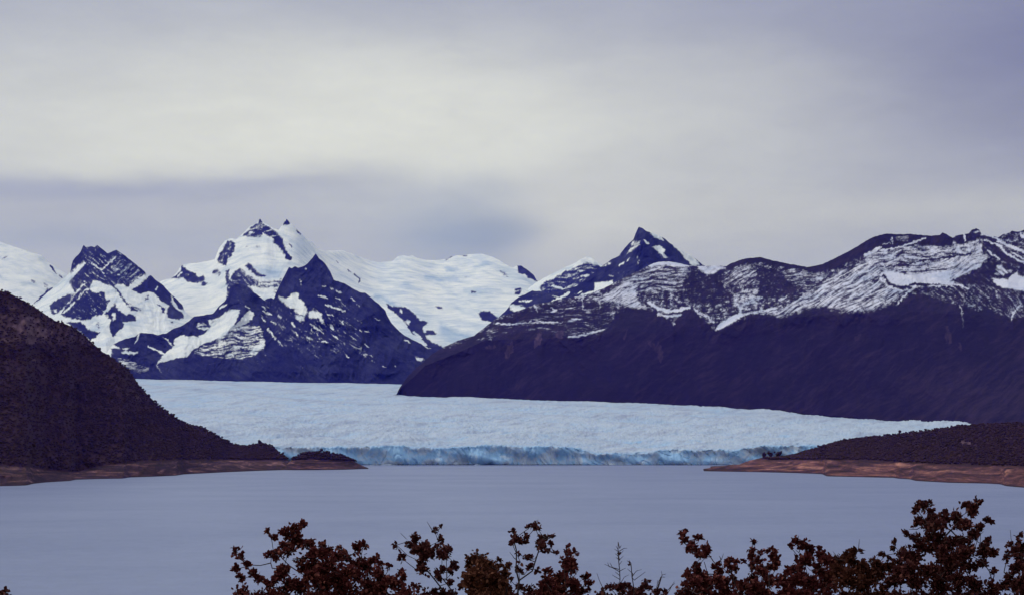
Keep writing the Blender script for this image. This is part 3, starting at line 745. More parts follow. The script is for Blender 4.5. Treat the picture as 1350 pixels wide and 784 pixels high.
def p_land(beachline, warm, patches=(), soft=1.5, wetline=None):
    def f(px, py, V):
        bl = lin(beachline, px) + 2.2 * fbm(px / 18, py / 6, 4, 911)
        beach = sstep(-.8, soft, py - bl)
        st = Paint(px, py, 0, 0, 0, 912)
        for pts, w, t in patches: st.line(pts, w, t)
        scree = np.clip(st.t * (.55 + 1.3 * fbm(px / 6, py / 7, 5, 913, .6)), 0, 1)
        z = V[..., 2]
        wet = 1 - sstep(.8, 2.6, z + 1.4 * fbm(px / 22, py / 5, 3, 914))
        wm = np.clip(warm + .5 * fbm(px / 40, py / 10, 3, 915), 0, 1)
        return dict(beach=beach, warm=wm, scree=scree, wet=wet)
    return f


SH_L = [(-160, 651), (-60, 644), (0, 640), (20, 639.6), (36, 639), (41, 637), (60, 635), (94, 633), (97, 631.5), (130, 630.5), (163, 630), (168, 628.5), (200, 627.5), (234, 626), (238, 624.5), (270, 623), (300, 621.5), (340, 619.8), (378, 618.6), (392, 618.2)]
SH_L = smooth_line(SH_L)
BL_L = [(-160, 612), (0, 613), (20, 613), (60, 619), (100, 622), (135, 613), (160, 611), (190, 608), (240, 606), (300, 606), (350, 606), (383, 606), (392, 607)]
SK_L = [(-160, 368), (-60, 375), (0, 383), (12, 386), (25, 393), (45, 404), (60, 414), (72, 422), (88, 427), (100, 433), (110, 441), (120, 450), (135, 463), (150, 473), (165, 484), (175, 494), (183, 507), (195, 520), (205, 531), (220, 542), (235, 553),
        (250, 560), (263, 562), (275, 568), (290, 576), (303, 584), (315, 587), (325, 588), (335, 586), (345, 584), (357, 588), (367, 596), (376, 603), (383, 608), (392, 614)]


def addD(sh, k):
    xs = np.arange(sh[0][0], sh[-1][0] + 1, 2.0)
    return xs, WD(lin(sh, xs))


xs, ws = addD(SH_L, 0)
SH_D = list(zip(xs, ws))
midD = [(x, d + 190 + 60 * math.sin(x / 47)) for x, d in SH_D]
rdgD = [(x, d + 330 + np.interp(x, [-160, 0, 200, 320, 392], [1250, 1150, 620, 150, 40])) for x, d in SH_D]
PATCH_L = (([(-20, 426), (70, 424), (92, 440)], 24, .20), ([(0, 440), (60, 446), (85, 452)], 14, .2), ([(28, 428), (48, 422)], 16, .75), ([(20, 430), (60, 436)], 16, .6), ([(52, 441), (66, 438)], 13, .75), ([(35, 449), (48, 447)], 9, .6), ([(0, 448), (12, 449)], 8, .4), ([(88, 437), (95, 448)], 8, .35), ([(100, 440), (122, 460)], 8, .3),
           ([(44, 474), (46, 476)], 6, .5), ([(12, 407), (20, 406)], 6, .25), ([(76, 446), (84, 444)], 10, .35), ([(162, 518), (190, 526)], 4, .3), ([(0, 410), (4, 416)], 6, .25), ([(170, 512), (178, 520)], 4, .25))
xb = np.arange(-160, 393, 1.0)
BL_L2 = list(zip(xb, np.maximum(lin(BL_L, xb), lin(SK_L, xb) + .35 * (lin(SH_L, xb) - lin(SK_L, xb)))))
L = sheet('left_hill', M_LAND, -160, 392, 0.9, [water_line(SH_L), (BL_L2, midD), (SK_L, rdgD)], relief=(38, 42), seed=91, rough_sky=.6,
          paint=p_land(BL_L, .08, PATCH_L), skirt=4, back=(900, 1.0))
SH_I = [(374, 618.8), (385, 618.8), (420, 618.7), (455, 618.2), (486, 617.2), (489, 617.1)]
BL_I = [(374, 608), (384, 606), (400, 605), (430, 606), (445, 606), (462, 607), (489, 612)]
SK_I = [(374, 615), (379, 611), (383, 607), (389, 602), (398, 598), (408, 596.5), (420, 595.5), (432, 596), (440, 598), (450, 600.5), (458, 603), (466, 607), (475, 612), (482, 615), (486, 616.6), (489, 617)]
xs, ws = addD(SH_I, 0)
xb = np.arange(374, 490, 1.0)
BL_I2 = list(zip(xb, np.maximum(lin(BL_I, xb), lin(SK_I, xb) + .35 * (lin(SH_I, xb) - lin(SK_I, xb)))))
IS = sheet('islet', M_LAND, 374, 489, 0.7, [water_line(SH_I), (BL_I2, [(x, d + 60) for x, d in zip(xs, ws)]), (SK_I, [(x, d + 110) for x, d in zip(xs, ws)])], relief=(14, 20), seed=93,
           rough_sky=.3, paint=p_land(BL_I, .05), skirt=4, back=(200, 1.0))
SH_R = [(928, 620.2), (945, 620.6), (1000, 621.5), (1040, 622.5), (1084, 624), (1089, 627), (1130, 628), (1178, 629), (1184, 630.2), (1200, 631), (1206, 633), (1250, 635.5), (1300, 636.5), (1318, 637.5), (1326, 640), (1350, 642), (1420, 648), (1500, 656)]
SH_R = smooth_line(SH_R, 10)
BL_R = [(928, 600), (1000, 602), (1012, 606), (1060, 606), (1100, 606), (1150, 607), (1200, 610), (1260, 613), (1300, 614), (1350, 615), (1500, 617)]
SK_R2 = [(928, 619.8), (935, 618.8), (950, 615.5), (975, 611.5), (988, 606.5), (1003, 603), (1030, 602.5), (1050, 599), (1075, 591), (1100, 583), (1115, 579.5), (1130, 578), (1160, 574.5), (1185, 572), (1200, 570), (1240, 565), (1262, 561.5), (1300, 559), (1350, 557), (1500, 555)]
xs, ws = addD(SH_R, 0)
RL = sheet('right_headland', M_LAND, 928, 1500, 0.9,
           [water_line(SH_R), (list(zip(xs, np.maximum(lin(BL_R, xs), lin(SK_R2, xs) + (lin(SH_R, xs) - lin(SK_R2, xs)) * .35))), [(x, d + np.interp(x, [928, 1000, 1100, 1500], [8, 150, 260, 330])) for x, d in zip(xs, ws)]),
            (SK_R2, [(x, d + np.interp(x, [928, 1000, 1100, 1200, 1500], [16, 260, 700, 1100, 1500])) for x, d in zip(xs, ws)])],
           relief=(26, 34), seed=95, rough_sky=.25, paint=p_land(BL_R, .65, (([(1268, 582), (1278, 584)], 7, .5), ([(1294, 580), (1300, 581)], 5, .3), ([(1247, 590), (1251, 591)], 4, .35), ([(1150, 600), (1160, 601)], 5, .2))), skirt=4, back=(1000, 1.0))


# ------------------------------------------------------------------ woods on the near land
def ico(sub):
    t = (1 + 5 ** .5) / 2
    v = [(-1, t, 0), (1, t, 0), (-1, -t, 0), (1, -t, 0), (0, -1, t), (0, 1, t), (0, -1, -t), (0, 1, -t), (t, 0, -1), (t, 0, 1), (-t, 0, -1), (-t, 0, 1)]
    f = [(0, 11, 5), (0, 5, 1), (0, 1, 7), (0, 7, 10), (0, 10, 11), (1, 5, 9), (5, 11, 4), (11, 10, 2), (10, 7, 6), (7, 1, 8), (3, 9, 4), (3, 4, 2), (3, 2, 6), (3, 6, 8), (3, 8, 9), (4, 9, 5), (2, 4, 11), (6, 2, 10), (8, 6, 7), (9, 8, 1)]
    v = [np.array(p) / np.linalg.norm(p) for p in v]
    for _ in range(sub):
        c = {}; nf = []
        def mid(a, b):
            k = (min(a, b), max(a, b))
            if k not in c:
                m = v[a] + v[b]; v.append(m / np.linalg.norm(m)); c[k] = len(v) - 1
            return c[k]
        for a, b, d in f:
            x, y, z = mid(a, b), mid(b, d), mid(d, a)
            nf += [(a, x, z), (b, y, x), (d, z, y), (x, y, z)]
        f = nf
    return np.array(v), np.array(f)


ICO0, ICO1, ICO2 = ico(0), ico(1), ico(2)


def woods(name, S, blpoly, n, hmin, hmax, seed, label, toprow=0.0):
    r = np.random.default_rng(seed)
    py, px, V = S['py'], S['px'], S['V']
    at = S['scree']; ok = (py < lin(blpoly, px) - 1.0) & (at < .10 + .25 * r.uniform(size=py.shape))
    ii = np.argwhere(ok)
    w = np.ones(len(ii))
    pick = ii[r.choice(len(ii), size=n, replace=True)]
    # a denser line of trees along the crest, where they stand against the ice
    pos = V[pick[:, 0], pick[:, 1]].copy()
    pos[:, 0] += r.normal(0, 3, n); pos[:, 1] += r.normal(0, 6, n)
    bv, bf = ICO1
    s = r.uniform(hmin, hmax, n)
    k = len(bv)
    dirs = np.broadcast_to(bv, (n, k, 3))
    rad = 1 + .13 * r.normal(size=(n, k, 1))
    sc3 = np.stack([s * r.uniform(.5, .85, n), s * r.uniform(.5, .85, n), s * .48], -1)[:, None, :]
    P3 = dirs * rad * sc3
    P3[..., 2] += (s * .45)[:, None]
    P3 += pos[:, None, :]
    faces = (bf[None] + (np.arange(n) * k)[:, None, None]).reshape(-1, 3)
    cl_ = fbm(pos[:, 0] / 90, pos[:, 2] / 40, 4, seed + 60)
    tint = np.repeat(np.clip(.35 + 1.1 * cl_ + .25 * r.uniform(-1, 1, n), 0, 1), k) * .85 + .15 * np.clip(bv[:, 2], 0, 1)[None].repeat(n, 0).ravel()
    o = mesh_obj(name, P3.reshape(-1, 3), faces, M_FOREST, attrs=dict(tint=tint), smooth=True)
    tag(o, label, 'forest', kind='stuff')
    return o


woods('forest', L, BL_L, 17000, 2.6, 5.2, 1, 'dark brown wood covering the steep left hillside above the shore')
woods('forest', RL, BL_R, 11000, 2.6, 5.5, 2, 'dark brown wood on the low right headland above the reddish shore')
woods('forest', IS, [(a, b + 1) for a, b in BL_I], 520, 3, 6, 3, 'dark scrub capping the small rounded islet at the end of the left shore')


def far_tree(px, py, S, hgt, label, seed, slim=.42):
    """a single tree on a crest, standing on the land sheet S"""
    r = np.random.default_rng(seed)
    j = int(np.argmin(np.abs(S['u'] - px)))
    i = int(np.argmin(np.abs(S['py'][:, j] - py)))
    base = S['V'][i, j]
    root = bpy.data.objects.new('tree', None); COL.objects.link(root); root.location = base
    tag(root, label, 'tree', 'single trees on the far shores')
    n = 8; a = np.linspace(0, 2 * np.pi, n, endpoint=False)
    zz = np.array([-.6, hgt * .3, hgt * .7]); rr = np.array([.45, .3, .1])
    tv = np.concatenate([np.stack([np.cos(a) * q, np.sin(a) * q, np.full(n, z)], -1) for z, q in zip(zz, rr)])
    tf = []
    for k in range(2):
        for q in range(n): tf.append((k * n + q, k * n + (q + 1) % n, (k + 1) * n + (q + 1) % n, (k + 1) * n + q))
    mesh_obj('trunk', tv, np.array(tf), M_BARK_FAR, root, attrs=dict(tint=np.zeros(len(tv))))
    bv, bf = ICO1; vs, fs, c = [], [], 0
    for q in range(14):
        t = r.uniform(.3, 1)
        cen = np.array([r.normal(0, hgt * slim * .32), r.normal(0, hgt * slim * .32), hgt * (.12 + .68 * t)])
        rr_ = hgt * r.uniform(.15, .24) * (1.2 - .55 * t)
        vs.append(bv * rr_ * (1 + .3 * r.normal(size=(len(bv), 1))) + cen); fs.append(bf + c); c += len(bv)
    vs = np.concatenate(vs)
    mesh_obj('crown', vs, np.concatenate(fs), M_FOREST, root, attrs=dict(tint=r.uniform(0, .7, len(vs))), smooth=False)
    return root


far_tree(1007.0, 602.8, RL, 17, 'slim dark tree nearest the sandy tip, leftmost of the three apart from the right wood', 11, .3)
far_tree(1015.0, 602.6, RL, 19, 'rounded dark tree in the middle of the three set apart on the right headland', 12, .45)
far_tree(1026, 602.4, RL, 19, 'broad dark tree nearest the wood, rightmost of the three on the right point', 13, .5)
far_tree(1186, 571.5, RL, 12, 'taller tree breaking the skyline of the right headland against pale ice', 14)
far_tree(424, 596, IS, 11, 'tallest tree on the crest of the small rounded islet', 15)
far_tree(450, 601, IS, 8.5, 'lone low tree at the right end of the scrub on the islet', 16)
far_tree(373, 600.5, L, 12, 'dark tree at the drop above the gap between the left hill and the islet', 17)
far_tree(342, 584.5, L, 13, 'highest tree on the wooded knoll at the end of the left hill', 18)
far_tree(264, 563.5, L, 7.5, 'dark tree on the small shoulder halfway down the left hill skyline', 19)


# ------------------------------------------------------------------ drifting ice in front of the glacier
def floe(px, py, wm, hm, label, seed, mat):
    r = np.random.default_rng(seed)
    D = float(WD(py)); c = P(px, py, D)
    bv, bf = ICO2
    v = bv * (1 + .22 * r.normal(size=(len(bv), 1)))
    v = v * np.array([wm / 2, wm / 3.5, hm]); v[:, 2] = np.where(v[:, 2] < -.5, -.5, v[:, 2])
    o = mesh_obj('ice_floe', v, bf, mat, attrs=dict(ice=np.full(len(v), .15), dirt_and_shade=np.full(len(v), .0)), smooth=False)
    o.location = (c[0], c[1], 0)
    tag(o, label, 'ice floe', 'ice floes before the glacier front')


floe(494, 612.9, 30, 2.0, 'white ice floe just off the tip of the islet', 1, M_ICE)
floe(512, 612.7, 46, 2.4, 'longest flat white ice floe, before the left end of the ice cliff', 2, M_ICE)
floe(629, 612.8, 16, 2.4, 'small ice floe afloat under the ice cliff left of the middle of the lake', 3, M_ICE)


# ------------------------------------------------------------------ lake
def lake():
    m, nt, b = new_mat('lake_water'); g = NT(nt)
    co = g.coord('Object')
    st = g.noise(g.coord('Object', (0.003, 0.0045, 1)), 1.0, 5, .6, .4)
    st2 = g.noise(g.coord('Object', (0.06, 0.045, 1)), 1.0, 6, .7)
    st3 = g.noise(g.coord('Object', (0.18, 0.30, 1)), 1.0, 4, .7)
    c = g.mix(st, (0.100, 0.128, 0.232), (0.168, 0.196, 0.312))
    c = g.mix(.6, c, g.mix(st2, (0.5, 0.5, 0.55), (1.5, 1.5, 1.45)), 'MULTIPLY')
    c = g.mix(.35, c, g.mix(st3, (0.45, 0.45, 0.5), (1.55, 1.55, 1.5)), 'MULTIPLY')
    g.link(c, b.inputs['Base Color'])
    g.link(g.math('MULTIPLY_ADD', st, .16, .14), b.inputs['Roughness'])
    b.inputs['IOR'].default_value = 1.33
    b.inputs['Specular IOR Level'].default_value = .35
    h = g.math('ADD', g.math('MULTIPLY', st2, 6.0), g.math('MULTIPLY', st3, 1.0))
    bn = g.bump(h, .35, .7)
    g.link(bn, b.inputs['Normal'])
    df = g.n('ShaderNodeBsdfDiffuse'); g.link(c, df.inputs[0]); g.link(bn, df.inputs['Normal'])
    gl = g.n('ShaderNodeBsdfGlossy'); gl.inputs['Roughness'].default_value = .28; gl.inputs[0].default_value = (.88, .94, 1, 1); g.link(bn, gl.inputs['Normal'])
    mx = g.n('ShaderNodeMixShader'); g.link(g.math('MULTIPLY_ADD', st, .10, .25), mx.inputs[0]); g.link(df.outputs[0], mx.inputs[1]); g.link(gl.outputs[0], mx.inputs[2])
    g.link(mx.outputs[0], [n for n in nt.nodes if n.type == 'OUTPUT_MATERIAL'][0].inputs[0])
    X = np.array([-11500, -6000, -3000, -1200, 0, 1200, 3000, 6000, 11500.]); Y = np.array([-900, 0, 400, 1000, 2000, 4000, 6500, 12000, 26800.])
    gx, gy = np.meshgrid(X, Y)
    o = mesh_obj('lake', np.stack([gx, gy, gx * 0], -1), grid_faces(len(Y), len(X)), m)
    tag(o, kind='structure')


lake()


# ------------------------------------------------------------------ hillside under the camera
def gz(x, y):
    return CH - 1.62 - 0.178 * y - 0.02 * np.maximum(0, y) ** 1.0 * 0 + 0.12 * gn(np.asarray(x, float) / 3.0, np.asarray(y, float) / 3.0, 5) + 0.4 * gn(np.asarray(x, float) / 14., np.asarray(y, float) / 14., 6) * np.clip(np.asarray(y, float) / 12, 0, 1)


def hillside():
    X = np.concatenate([np.linspace(-600, -30, 30), np.linspace(-28, 28, 140), np.linspace(30, 600, 30)])
    Y = np.concatenate([np.linspace(-300, -10, 20), np.linspace(-8, 40, 120), np.linspace(42, 520, 80)])
    gx, gy = np.meshgrid(X, Y)
    m, nt, b = new_mat('hillside_soil'); g = NT(nt)
    n = g.noise(g.coord('Object'), 1.3, 8, .65)
    g.link(g.ramp(n, [(.3, (.04, .022, .016)), (.5, (.085, .05, .035)), (.7, (.13, .09, .055))]), b.inputs['Base Color'])
    b.inputs['Roughness'].default_value = .95
    g.link(g.bump(n, .6, .08), b.inputs['Normal'])
    z = gz(gx, gy)
    o = mesh_obj('hillside', np.stack([gx, gy, np.maximum(z, -3)], -1), grid_faces(len(Y), len(X)), m)
    tag(o, kind='structure')


hillside()


# ------------------------------------------------------------------ foreground beech shrubs
def leaf_mat(name, stops):
    m, nt, b = new_mat(name); g = NT(nt)
    c = g.ramp(g.attr('tint'), stops)
    g.link(c, b.inputs['Base Color']); b.inputs['Roughness'].default_value = .7; b.inputs['Specular IOR Level'].default_value = .06
    tr = g.n('ShaderNodeBsdfTranslucent'); g.link(c, tr.inputs[0])
    mx = g.n('ShaderNodeMixShader'); mx.inputs[0].default_value = .22
    g.link(b.outputs[0], mx.inputs[1]); g.link(tr.outputs[0], mx.inputs[2])
    out = [n for n in nt.nodes if n.type == 'OUTPUT_MATERIAL'][0]
    g.link(mx.outputs[0], out.inputs[0])
    return m


M_LEAF_RED = leaf_mat('russet_leaves', [(0, (.050, .010, .010)), (.55, (.082, .017, .017)), (.85, (.12, .030, .026)), (1, (.22, .075, .055))])
M_LEAF_BRN = leaf_mat('olive_brown_leaves', [(0, (.045, .013, .009)), (.55, (.080, .026, .015)), (.85, (.12, .044, .024)), (1, (.19, .08, .045))])
M_LEAF_DRK = leaf_mat('dark_leaves', [(0, (.038, .009, .010)), (.6, (.060, .015, .015)), (.9, (.09, .028, .024)), (1, (.16, .06, .045))])
mb, ntb, bb = new_mat('shrub_bark'); gb = NT(ntb)
nb_ = gb.noise(gb.coord('Object'), 60, 5, .6)
gb.link(gb.mix(nb_, (.016, .007, .008), (.050, .026, .026)), bb.inputs['Base Color']); bb.inputs['Roughness'].default_value = .9
gb.link(gb.bump(nb_, .5, .004), bb.inputs['Normal'])
M_BARK = mb


def tube(pts, rads, n=6):
    pts = np.array(pts, float); rads = np.array(rads, float)
    T = np.gradient(pts, axis=0); T /= np.linalg.norm(T, axis=1)[:, None] + 1e-9
    ref = np.array([0.3, 1, 0.1]); ref /= np.linalg.norm(ref)
    A = np.cross(T, ref); A /= np.linalg.norm(A, axis=1)[:, None] + 1e-9
    B = np.cross(T, A)
    a = np.linspace(0, 2 * np.pi, n, endpoint=False)
    ring = pts[:, None] + rads[:, None, None] * (np.cos(a)[None, :, None] * A[:, None] + np.sin(a)[None, :, None] * B[:, None])
    k = len(pts); f = []
    idx = np.arange(k * n).reshape(k, n)
    nx = np.roll(idx, -1, 1)
    f = np.stack([idx[:-1], nx[:-1], nx[1:], idx[1:]], -1).reshape(-1, 4)
    return ring.reshape(-1, 3), f


# a leaf outline with a few teeth, length 1 along +x, folded a little along the midrib
_lo = np.array([(0, 0), (.12, .16), (.28, .34), (.40, .33), (.52, .40), (.66, .31), (.78, .27), (.90, .13), (1, 0)])
LEAF = np.concatenate([_lo, _lo[1:-1][::-1] * [1, -1]])
LEAF3 = np.concatenate([np.stack([LEAF[:, 0], LEAF[:, 1], np.abs(LEAF[:, 1]) * .35 - .12 * LEAF[:, 0] ** 2], -1), [[.5, 0, -.03]]])
nL = len(LEAF)
LEAFF = np.array([(i, (i + 1) % nL, nL) for i in range(nL)])


def leaves(pos, dirs, size, narrow, r):
    n = len(pos)
    X = dirs / (np.linalg.norm(dirs, axis=1)[:, None] + 1e-9)
    up = r.normal(size=(n, 3)) + np.array([0, 0, .6])
    Z = up - X * np.sum(up * X, 1)[:, None]; Z /= np.linalg.norm(Z, axis=1)[:, None] + 1e-9
    Y = np.cross(Z, X)
    L3 = LEAF3[None] * np.stack([size, size * narrow, size], -1)[:, None, :]
    v = pos[:, None] + L3[..., :1] * X[:, None] + L3[..., 1:2] * Y[:, None] + L3[..., 2:] * Z[:, None]
    f = (LEAFF[None] + (np.arange(n) * len(LEAF3))[:, None, None]).reshape(-1, 3)
    return v.reshape(-1, 3), f


def shrub(name, label, cat, cl, D, root_px, seed, mat, stems=(), bare=(), spiky=(), dens=1.0, fork_py=812, lower=True, leafpx=5.3, group='beech shrubs along the bottom of the view', trunks=1, tintk=1.3):
    """cl: clusters (px, py, r) surveyed in the picture; each gets its own depth"""
    r = np.random.default_rng(seed)
    k = D / F
    rootp = np.array([(root_px - CX) / F * D, D, 0.0]); rootp[2] = float(gz(rootp[0], rootp[1])) - .05
    obj = bpy.data.objects.new(name, None); COL.objects.link(obj); obj.location = rootp
    tag(obj, label, cat, group)
    C3 = []
    for (x, y, rr) in cl:
        dd = D + float(np.clip(r.normal(0, .16), -.35, .35)) * (0.5 + min(1, rr / 12))
        C3.append((P(x, y, dd), rr * k * dd / D, rr))
    if lower:
        xs_ = [c[0] for c in cl]; a, b = min(xs_), max(xs_)
        wdt = max(40, (b - a))
        if b - a > 45:
            for x in np.arange(a + 6, b - 4, 11.0):
                for yy in (790, 806):
                    rr = r.uniform(10, 14); C3.append((P(x + r.normal(0, 3), yy + r.normal(0, 3), D + r.normal(0, .15)), rr * k, rr))
        for q in range(int(10 + wdt / 8)):
            y = r.uniform(806, 806 + 110 + wdt * .3); sh = 1 - .45 * (y - 792) / (110 + wdt * .3)
            x = (a + b) / 2 + r.uniform(-.5, .5) * wdt * sh
            dd = D + r.normal(0, .3); rr = r.uniform(12, 22)
            C3.append((P(x, y, dd), rr * k, rr))
    # skeleton: trunk from the ground to a fork, then every cluster hangs on the nearest lower node
    nodes = [rootp.copy()]; par = [-1]
    fork = P(root_px + r.normal(0, 4), fork_py, D)
    m = 6
    for i in range(1, m + 1):
        t = i / m
        q = rootp * (1 - t) + fork * t + np.array([.05 * math.sin(3 * t + seed), .05 * math.cos(4 * t + seed), 0]) * (1 - t)
        nodes.append(q); par.append(len(nodes) - 2)
    for st in stems:
        d0 = D + r.normal(0, .05)
        prev = None
        for j, (x, y) in enumerate(st):
            p = P(x, y, d0)
            if j == 0:
                arr = np.array(nodes); prev = int(np.argmin(np.linalg.norm(arr - p, axis=1)))
                if np.linalg.norm(arr[prev] - p) > .004:
                    nn_ = max(1, int(np.linalg.norm(arr[prev] - p) / .08))
                    a0 = arr[prev]
                    for w in range(1, nn_ + 1):
                        nodes.append(a0 + (p - a0) * w / nn_); par.append(prev); prev = len(nodes) - 1
            else:
                a0 = nodes[prev]; nn_ = max(1, int(np.linalg.norm(p - a0) / .05))
                for w in range(1, nn_ + 1):
                    nodes.append(a0 + (p - a0) * w / nn_ + r.normal(0, .003, 3)); par.append(prev); prev = len(nodes) - 1
    order = sorted(range(len(C3)), key=lambda i: np.linalg.norm(C3[i][0] - fork))
    cnode = {}
    for i in order:
        p = C3[i][0]; arr = np.array(nodes)
        d = np.linalg.norm(arr - p, axis=1) + 2.0 * np.maximum(0, arr[:, 2] - p[2] + .01) + (np.arange(len(arr)) < 2) * .6
        j = int(np.argmin(d)); a0 = arr[j]; dist = np.linalg.norm(p - a0); prev = j
        nn_ = max(1, int(dist / .06)); side = r.normal(0, .10 * dist, 3); side[2] = -abs(side[2]) - .16 * dist
        for w in range(1, nn_ + 1):
            t = w / nn_
            nodes.append(a0 + (p - a0) * t + side * math.sin(math.pi * t) * .8 + (r.normal(0, .004, 3) if w < nn_ else 0)); par.append(prev); prev = len(nodes) - 1
        cnode[i] = prev
    N = len(nodes); load = np.zeros(N)
    kids = [[] for _ in range(N)]
    for i in range(1, N): kids[par[i]].append(i)
    for i in range(N - 1, 0, -1):
        if not kids[i]: load[i] = 1
        load[par[i]] += load[i]
    rad = .0019 * (np.maximum(load, 1)) ** .43
    rad = np.minimum(rad, .05)
    TV, TF, off = [], [], 0
    def addt(pts, rads, n=6):
        nonlocal off
        v, f = tube(pts, rads, n); TV.append(v); TF.append(f + off); off += len(v)
    # chains
    for i in range(N):
        for q, kd in enumerate(kids[i]):
            if len(kids[i]) == 1 and par[i] != -1: continue
            ch = [i, kd]
            while len(kids[ch[-1]]) == 1: ch.append(kids[ch[-1]][0])
            pts = [nodes[c] for c in ch]; rr_ = [rad[c] for c in ch]; rr_[0] = min(rr_[0], rr_[1] * 1.25)
            addt(pts, rr_)
    LP, LD, LS, LN = [], [], [], []
    for ci, (p, r3, rr) in enumerate(C3):
        isp = ci < len(cl) and ci in spiky
        nt_ = max(2, int(rr * .75))
        tw = []
        for q in range(nt_):
            d = r.normal(size=3); d[2] = d[2] * .8 + .35; d /= np.linalg.norm(d)
            ln = r3 * r.uniform(.45, 1.05)
            e = p + d * ln
            mid = (p + e) / 2 + r.normal(0, ln * .12, 3)
            addt([p, mid, e], [.0018, .0014, .0008], 4); tw.append((p, mid, e, d, ln))
        nl = int(max(7, .80 * rr * rr * dens * 1.4 * (6.2 / leafpx) ** 2))
        lum = r.normal(size=(4, 3)); lum /= np.linalg.norm(lum, axis=1)[:, None]
        for q in range(nl):
            a, mid, e, d, ln = tw[r.integers(nt_)]
            t = r.uniform(.15, 1.08)
            c = (a * (1 - t) ** 2 + 2 * mid * t * (1 - t) + e * t * t)
            rad3 = r.normal(size=3) * r3 * .22
            c = c + rad3 * .9
            dirv = d * .9 + r.normal(size=3) * .9 + np.array([0, 0, .25])
            LP.append(c); LD.append(dirv if not isp else d + r.normal(size=3) * .25)
            LS.append(leafpx * k * r.uniform(.65, 1.2) * (1.35 if isp else 1)); LN.append(.42 if isp else r.uniform(.8, 1.15))
    # single leaves along the stems
    for b_ in bare:
        p0 = P(b_[0][0], b_[0][1], D); pts = [P(x, y, D + .01 * q) for q, (x, y) in enumerate(b_)]
        pts = [pts[0] * (1 - t) + pts[-1] * t if len(pts) == 2 else None for t in (0, .5, 1)] if len(pts) == 2 else pts
        arr = np.array(nodes); j = int(np.argmin(np.linalg.norm(arr - p0, axis=1)))
        addt([arr[j]] + list(pts), [.0022] + list(np.linspace(.0024, .0010, len(pts))), 5)
    inv = -rootp
    mesh_obj('trunk', np.concatenate(TV) + inv, np.concatenate(TF), M_BARK, obj)
    LP = np.array(LP); LD = np.array(LD); LS = np.array(LS); LN = np.array(LN)
    v, f = leaves(LP, LD, LS, LN, r)
    tint = np.repeat(np.clip(r.beta(1.6, 3.2, len(LP)) * 1.25 * tintk, 0, 1), len(LEAF3))
    mesh_obj('foliage', v + inv, f, mat, obj, attrs=dict(tint=tint), smooth=False)
    return obj


S1 = [(312, 726, 6), (318, 735, 6), (327, 744, 6), (310, 750, 6), (318, 760, 6), (335, 755, 7), (342, 762, 7), (352, 771, 6), (362, 763, 8), (353, 701, 4), (358, 709, 6), (400, 691, 7), (382, 701, 12), (390, 711, 12), (376, 718, 8), (404, 719, 10),
      (358, 733, 8), (367, 730, 7), (380, 727, 9), (425, 720, 6), (434, 725, 6), (413, 733, 12), (423, 733, 11), (446, 724, 4), (444, 733, 10), (458, 733, 9), (471, 724, 8), (479, 718, 6), (373, 752, 12), (401, 750, 13), (414, 745, 12), (430, 748, 16),
      (458, 752, 13), (479, 747, 15), (492, 739, 8), (502, 742, 4), (514, 747, 4), (498, 758, 13), (526, 756, 6), (530, 763, 6), (396, 773, 15), (425, 768, 21), (452, 772, 16), (487, 771, 17), (519, 774, 13), (378, 770, 11), (410, 760, 12), (470, 762, 12),
      (547, 773, 5), (440, 760, 14), (505, 772, 14)]
S2 = [(522, 717, 3), (531, 735, 6), (545, 706, 3), (549, 714, 7), (543, 721, 8), (554, 725, 11), (562, 721, 8), (566, 731, 8), (556, 737, 9), (560, 751, 9), (554, 749, 6), (573, 699, 4), (580, 693, 1.6), (583, 711, 5), (577, 721, 5), (587, 729, 8), (591, 727, 6),
      (583, 733, 7), (583, 754, 7), (578, 760, 6), (591, 768, 6), (596, 754, 5), (602, 744, 6), (573, 779, 5), (598, 741, 4)]
S3 = [(619, 741, 8), (633, 740, 10), (643, 744, 9), (624, 758, 16), (643, 758, 16), (653, 766, 14), (629, 775, 20), (649, 777, 20), (664, 778, 12), (616, 770, 10), (617, 734, 2), (633, 753, 14), (657, 738, 3), (656, 747, 5), (664, 746, 3), (665, 756, 6), (672, 746, 5), (629, 728, 1.5)]
S4 = [(676, 700, 5), (676, 708, 5), (675, 716, 3.5), (685, 712, 7), (691, 706, 5), (690, 714, 5), (683, 729, 3), (686, 740, 2.4), (697, 696, 3), (706, 695, 5), (707, 689, 2), (710, 698, 4), (717, 708, 7), (714, 718, 8), (707, 714, 4), (726, 708, 4), (725, 718, 4), (721, 725, 4),
      (731, 729, 3), (697, 737, 5.5), (697, 749, 5), (684, 753, 6), (708, 750, 3.5), (684, 776, 6), (697, 779, 7), (672, 763, 4)]
S5 = [(750, 721, 2.5), (747, 729, 5.5), (757, 728, 3.4), (745, 739, 8), (757, 743, 7.5), (750, 739, 8), (747, 752, 10), (722, 755, 6), (718, 765, 8), (728, 769, 12), (745, 768, 14), (759, 773, 10), (773, 762, 7), (777, 772, 6), (714, 775, 7), (739, 779, 14), (766, 780, 8), (735, 760, 7)]
S6 = [(804, 774, 5), (814, 777, 7), (826, 771, 6), (835, 779, 7), (853, 766, 4), (851, 774, 7), (866, 781, 6), (877, 781, 5), (793, 781, 4), (817, 731, 1.5), (831, 743, 2.4), (820, 781, 6), (843, 781, 6)]
